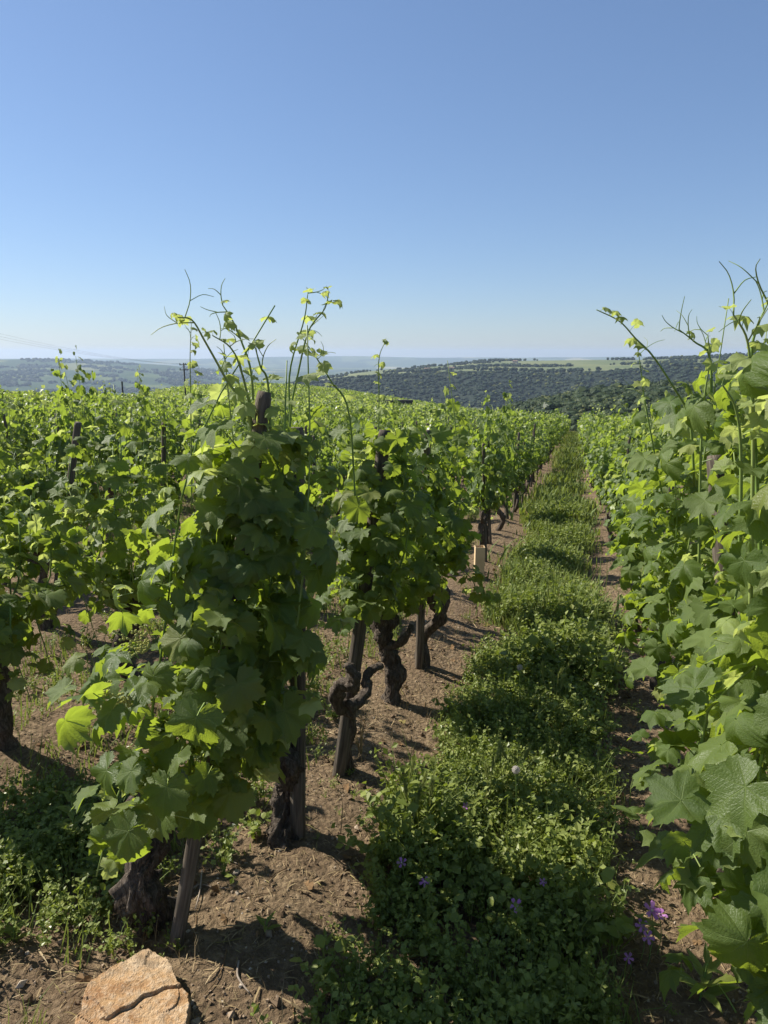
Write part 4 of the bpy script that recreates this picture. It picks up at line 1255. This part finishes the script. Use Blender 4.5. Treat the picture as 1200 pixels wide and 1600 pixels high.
# dandelion clocks
M_CLOCK = leaf_material("seed head", (.55, .50, .44), (.70, .66, .60), (.6, .55, .5), (.6, .55, .5), .3, False, .9, .1)
def clock(px, py, up, label, seed):
    q = gp(px, py, up); z = g0(*q); rng = np.random.default_rng(seed)
    f = empty("dandelion_clock", (q[0], q[1], z)); tag(f, label, "seed head", "dandelion clocks")
    MB().add(*tube(catmull([(.02, .03, 0), (.01, .01, up * .5), (0, 0, up)], 7), .0018, 5, False)).build("stem", [M_SHOOT], f)
    mb = MB(); n = 90
    i = np.arange(n) + .5; ph = np.arccos(1 - 2 * i / n); ga = math.pi * (1 + 5 ** .5) * i
    D = np.stack([np.cos(ga) * np.sin(ph), np.sin(ga) * np.sin(ph), np.cos(ph)], -1)
    for d in D:
        u = np.cross(d, (.3, .5, .8)); u /= np.linalg.norm(u); w = np.cross(d, u); r = .0145
        c = d * r + (0, 0, up); s = .0026
        mb.add([(0, 0, up), c + u * s, c - u * s * .5 + w * s * .9, c - u * s * .5 - w * s * .9], [(1, 2, 3), (0, 1, 2)])
    mb.build("seeds", [M_CLOCK], f)["kind"] = "stuff"
clock(812, 1045, .34, "dandelion clock farther down the path", 1)
clock(806, 1207, .33, "dandelion clock nearer the camera, over the barley", 2)
# wild barley
M_EAR = leaf_material("barley ear", (.20, .25, .07), (.30, .33, .11), (.25, .28, .1), (.4, .45, .12), .25, False, .6, .2)
def barley(spots, label, seed):
    rng = np.random.default_rng(seed)
    q0 = gp(*spots[0][:2], spots[0][2]); z0 = g0(*q0)
    f = empty("wild_barley", (q0[0], q0[1], z0)); tag(f, label, "wild barley", "wild barley tufts")
    for px, py, up in spots:
        q = gp(px, py, up); b = np.array((q[0] - q0[0], q[1] - q0[1], g0(*q) - z0))
        tip = b + (0, 0, up); foot = b + (rng.normal(0, .03), rng.normal(.02, .03), 0)
        P = catmull([foot, (foot + tip) / 2 + (rng.normal(0, .01), 0, 0), tip], 8)
        st = MB().add(*tube(P, np.linspace(.0015, .0012, 8), 4, False)); 
        u = np.array((0, .0035, 0)); m_ = P[2]; a = rng.uniform(0, 6.28); d = np.array((math.cos(a), math.sin(a), .6)) * .09
        st.add([m_, m_ + u + d * .5, m_ - u + d * .5, m_ + d], [(0, 1, 2), (1, 3, 2)])
        st.build("stem", [M_GRASS], f)
        mb = MB(); ax = np.array((rng.normal(0, .2), rng.normal(0, .2), 1.0)); ax /= np.linalg.norm(ax)
        for k in range(26):
            t = k / 26; a = k * 2.4; d = np.array((math.cos(a), math.sin(a), 0))
            p = tip + ax * (.065 * t)
            tipa = p + d * .012 + ax * (.035 + .01 * rng.random()); s_ = np.array((-d[1], d[0], 0)) * .0034
            mb.add([p - s_, p + s_, p + d * .005 + ax * .012 + s_ * .5, tipa], [(0, 1, 2), (0, 2, 3), (1, 2, 3)])
        mb.build("ear", [M_EAR], f)
barley([(640, 1225, .28), (652, 1262, .24), (660, 1235, .27), (646, 1285, .22), (672, 1250, .25), (635, 1255, .24)], "tall wild barley tuft at the weeds' left margin by the leaning stake", 1)
barley([(768, 1205, .26), (782, 1192, .28), (793, 1190, .27), (762, 1222, .24), (818, 1192, .27)], "wild barley ears round the nearer dandelion clock", 2)
barley([(848, 1058, .26), (872, 1060, .26), (884, 1050, .28), (876, 1080, .22), (866, 1072, .23)], "wild barley ears beside the farther dandelion clock", 3)
# single leafy plants
def leafy(px, py, h, n, size, label, seed):
    rng = np.random.default_rng(seed); p = gpt(px, py)
    f = empty("leafy_weed", p); tag(f, label, "weed", "single leafy weeds")
    MB().add(*tube(catmull([(0, 0, -.01), (.005, .0, h * .5), (.01, 0, h)], 6), .0025, 5)).build("stem", [M_SHOOT], f)
    for i in range(n):
        t = .1 + .9 * i / n; a = i * 2.4; s = size * (1.15 - .6 * t)
        L = np.array([(0, 0, 0), (.16, .4, .06), (.10, .75, .02), (0, 1.05, -.10), (-.10, .75, .02), (-.16, .4, .06), (0, .45, -.02), (0, .8, -.05)])
        T = [(0, 1, 6), (0, 6, 5), (1, 2, 7), (1, 7, 6), (5, 6, 7), (5, 7, 4), (2, 3, 7), (4, 7, 3)]
        MB().add(L @ rots(a, .35 + .3 * t, 0, s).T + (.01 * t, 0, h * t), T).build("leaf", [M_WEED], f)
leafy(118, 1345, .26, 26, .085, "upright leafy weed lit by the sun, left of the front vine", 5)
leafy(160, 1388, .13, 16, .11, "low weed rosette below the upright leafy weed", 6)
leafy(1092, 1572, .12, 12, .10, "young narrow-leaved plant at the bottom right corner soil", 7)
leafy(415, 1475, .05, 6, .05, "small seedling on shaded soil right of the front stake", 8)
leafy(505, 1500, .07, 7, .05, "pale seedling in the shade at the weeds' left margin", 9)
leafy(20, 1470, .05, 9, .06, "small weed on the soil at the left edge", 10)

# flower cluster on the front vine
M_INFL = m_plain("vine blossom", (.28, .30, .07), (.40, .38, .12), 60)
def blossom(px, py, Y, ln, label, seed):
    rng = np.random.default_rng(seed); c = at(px, py, Y); mb = MB(); V, F = ico(0)
    n = 110; t = rng.random(n); q = .030 * (1.1 - t) + .006
    D = rng.normal(size=(n, 3)); D /= np.linalg.norm(D, axis=1, keepdims=True)
    loc = D * q[:, None] + np.stack([np.zeros(n), np.zeros(n), -ln * t], -1)
    mb.scatter((V * .0036, F, np.zeros((12, 2)), np.zeros(20, int)), rots(rng.uniform(0, 6, n)), loc)
    mb.add(*tube([(0, 0, .05), (0, 0, 0), (0, 0, -ln)], [.002, .002, .001], 4))
    o = mb.build("flower_cluster", [M_INFL]); return o, c
for (px, py, Y, ln, seed) in ((172, 1085, 1.55, .05, 1), (205, 1000, 1.6, .04, 2)):
    o, c = blossom(px, py, Y, ln, "", seed)
    v1 = bpy.data.objects["grapevine"]; o.parent = v1
    o.location = [float(a) for a in c - np.array(v1.location)]; o.rotation_euler = (.3, -.9, 0); o["kind"] = "stuff"

# ------------------------------------------------------------------ things in the distance
M_POLE = m_plain("dark pole", (.03, .027, .024), (.06, .052, .045), 3)
def pole(px, py_top, Y, h, arms, label):
    p = at(px, py_top, Y); f = empty("utility_pole", (p[0], p[1], p[2] - h)); tag(f, label, "pole", "poles beyond the vines")
    MB().add(*tube([(0, 0, -1), (0, 0, h * .5), (0, 0, h)], [.16, .14, .11], 8)).build("post", [M_POLE], f, True)
    for k in range(arms):
        zz = h - .35 - k * .9
        MB().add(*tube([(-.8, 0, zz), (0, 0, zz + .02), (.8, 0, zz)], .07, 5)).build("crossarm", [M_POLE], f)
        for sx in (-.7, 0.35, .7):
            MB().add(*tube([(sx, 0, zz + .05), (sx, 0, zz + .2), (sx, 0, zz + .32)], [.05, .09, .05], 6)).build("insulator", [M_POLE], f)
    return p
pt = pole(287, 567, 130, 9, 2, "dark utility pole with crossarms and insulators above the vines")
MB
M_STEEL = m_plain("thin post", (.07, .07, .065), (.12, .12, .11), 5)
def thin_post(px, y0, Y, h, label):
    p = at(px, y0, Y); o = MB().add(*tube([(0, 0, -.3), (0, 0, h * .5), (.02, 0, h)], .035 * Y / 30, 6)).build("thin_post", [M_STEEL])
    o.location = (p[0], p[1], p[2] - h); tag(o, label, "post", "thin posts among the vines")
thin_post(190, 596, 42, 3.2, "thin dark metal post rising out of the field before the yellow meadow")
# power lines
M_WIRE = m_plain("power line", (.10, .10, .10), (.14, .14, .14), 2)
for i, (y_a, lab) in enumerate(((452, "uppermost power line crossing the lower left sky"), (462, "middle power line crossing the lower left sky"), (471, "lowest power line crossing the lower left sky"))):
    a = at(-260, y_a, 60); b = pt + (.7 * (i - 1), 0, -.2)
    t = np.linspace(0, 1, 30)[:, None]
    P = a + (b - a) * t; P[:, 2] -= (1.1 * 4 * t * (1 - t))[:, 0]
    o = MB().add(*tube(P, .007, 4, False)).build("power_line", [M_WIRE]); tag(o, lab, "cable", "power lines")
# low dark stone wall on the knoll
M_WALL = m_plain("dark dry-stone wall", (.045, .040, .034), (.10, .09, .075), 1.2, .95, .05)
M_CAP = m_plain("wall capstones", (.12, .11, .10), (.20, .18, .16), 1.0)
w0, w1 = at(592, 640, 150), at(642, 638, 152)
wl_ = empty("stone_wall", (*((w0 + w1) / 2)[:2], float(gz(*((w0 + w1) / 2)[:2])))); tag(wl_, "low dark stone wall set among the vines of the knoll", "wall")
rng = np.random.default_rng(8)
for i in range(9):
    L_ = 7.6 / 9; x0 = -3.8 + i * L_
    for nm, mt, zz0, zz1, dy in (("wall_section", M_WALL, -.6, 1.75 + rng.normal(0, .02), .30), ("capstone", M_CAP, 1.77, 1.93 + rng.normal(0, .02), .36)):
        V = [(x0 + .01, -dy, zz0), (x0 + L_ - .01, -dy, zz0), (x0 + L_ - .01, dy, zz0), (x0 + .01, dy, zz0), (x0 + .01, -dy, zz1), (x0 + L_ - .01, -dy, zz1), (x0 + L_ - .01, dy, zz1), (x0 + .01, dy, zz1)]
        MB().add(V, [(0, 2, 1), (0, 3, 2), (4, 5, 6), (4, 6, 7), (0, 1, 5), (0, 5, 4), (1, 2, 6), (1, 6, 5), (2, 3, 7), (2, 7, 6), (3, 0, 4), (3, 4, 7)]).build(nm, [mt], wl_)
# houses
M_HWALL = m_plain("pink render", (.45, .30, .22), (.52, .36, .27), 1)
M_HROOF = m_plain("terracotta tiles", (.34, .15, .085), (.44, .22, .13), 2)
M_OLDROOF = m_plain("old brown tiles", (.16, .10, .07), (.24, .16, .12), 1)
M_GLASS = m_plain("window glass", (.02, .025, .03), (.03, .035, .04), 1, .1, 0, .5)
M_OCHRE = m_plain("ochre render", (.36, .29, .21), (.42, .34, .25), 1)
M_PALE = m_plain("pale render", (.62, .56, .47), (.70, .64, .55), 1)
def box(mb, x0, x1, y0, y1, z0, z1):
    V = [(x0, y0, z0), (x1, y0, z0), (x1, y1, z0), (x0, y1, z0), (x0, y0, z1), (x1, y0, z1), (x1, y1, z1), (x0, y1, z1)]
    return mb.add(V, [(0, 2, 1), (0, 3, 2), (4, 5, 6), (4, 6, 7), (0, 1, 5), (0, 5, 4), (1, 2, 6), (1, 6, 5), (2, 3, 7), (2, 7, 6), (3, 0, 4), (3, 4, 7)])
def house(loc, w, d, h, rot, wallm, label, wins=3, name="house"):
    f = empty(name, loc); f.rotation_euler = (0, 0, rot); tag(f, label, "house", "houses across the valley" if wins < 3 else None)
    box(MB(), -w / 2, w / 2, -d / 2, d / 2, -4, h).build("wall", [wallm], f)
    rh = d * .22; e = .5
    V = [(-w / 2 - e, -d / 2 - e, h - .05), (w / 2 + e, -d / 2 - e, h - .05), (w / 2 + e, d / 2 + e, h - .05), (-w / 2 - e, d / 2 + e, h - .05), (-w / 2 - e, 0, h + rh), (w / 2 + e, 0, h + rh),
         (-w / 2 - e, -d / 2 - e, h + .12), (w / 2 + e, -d / 2 - e, h + .12), (w / 2 + e, d / 2 + e, h + .12), (-w / 2 - e, d / 2 + e, h + .12), (-w / 2 - e, 0, h + rh + .18), (w / 2 + e, 0, h + rh + .18)]
    T = [(6, 7, 11), (6, 11, 10), (8, 9, 10), (8, 10, 11), (0, 1, 7), (0, 7, 6), (2, 3, 9), (2, 9, 8), (0, 2, 1), (0, 3, 2), (0, 6, 10), (0, 10, 9), (0, 9, 3), (1, 11, 7), (1, 8, 11), (1, 2, 8)]
    rf = MB().add(V, T).build("roof", [M_HROOF if wins > 2 else M_OLDROOF], f)
    box(MB(), w * .2, w * .2 + .8, -.4, .4, h + rh - .5, h + rh + .9).build("chimney", [wallm], rf)
    for i in range(wins):
        x = -w / 2 + w * (i + .5) / wins
        wd = box(MB(), x - .55, x + .55, -d / 2 - .04, -d / 2 + .02, h - 2.3, h - .9).build("window", [M_GLASS], f)
        if wins > 2: box(MB(), x - .65, x + .65, -d / 2 - .12, -d / 2 + .02, h - 2.42, h - 2.31).build("sill", [M_PALE], wd)
hp = at(1222, 604, 255)
house((hp[0], hp[1], hp[2] - 4.0), 18, 10, 3.6, -.35, M_HWALL, "pink house with terracotta roof at the right edge behind the vines")
rng = np.random.default_rng(31)
HL = ["pale house low on the hazy hillside", "small farmhouse among the hazy fields", "white house at the foot of the hazy hills"]
for i, (px, r) in enumerate(((252, 3000), (262, 3100), (120, 4100), (705, 1480), (668, 1500), (805, 1900))):
    th, _ = elev(px, 570); x, y = r * math.sin(R(th)), r * math.cos(R(th))
    z = float(zC(np.array(th), np.array(r), x, y)) if px < 480 else float(zB(np.array(th), np.array(r), x, y))
    lab = "one of the tiny pale houses at the foot of the hazy hills" if px < 480 else ("one of the tiny houses among trees on the wooded ridge" if px < 750 else "one of the tiny farm buildings on the ridge-top meadow")
    house((x, y, z + 1), 12, 8, 5, rng.uniform(-.6, .6), M_OCHRE, lab, 2, "far_house")

# ------------------------------------------------------------------ haze
def haze():
    mb = box(MB(), -13200, 13200, -13200, 13200, -420, 60)
    k = NT("haze"); pv = k.n("ShaderNodeVolumePrincipled")
    pv.inputs["Color"].default_value = (.64, .79, 1.0, 1); pv.inputs["Density"].default_value = 0.95e-4; pv.inputs["Anisotropy"].default_value = .2
    k.L(pv.outputs[0], k.out.inputs["Volume"])
    k.m.volume_sampling if False else None
    o = mb.build("haze", [k.m]); tag(o, "thin blue summer haze over the valley", "haze", kind='stuff')
haze()
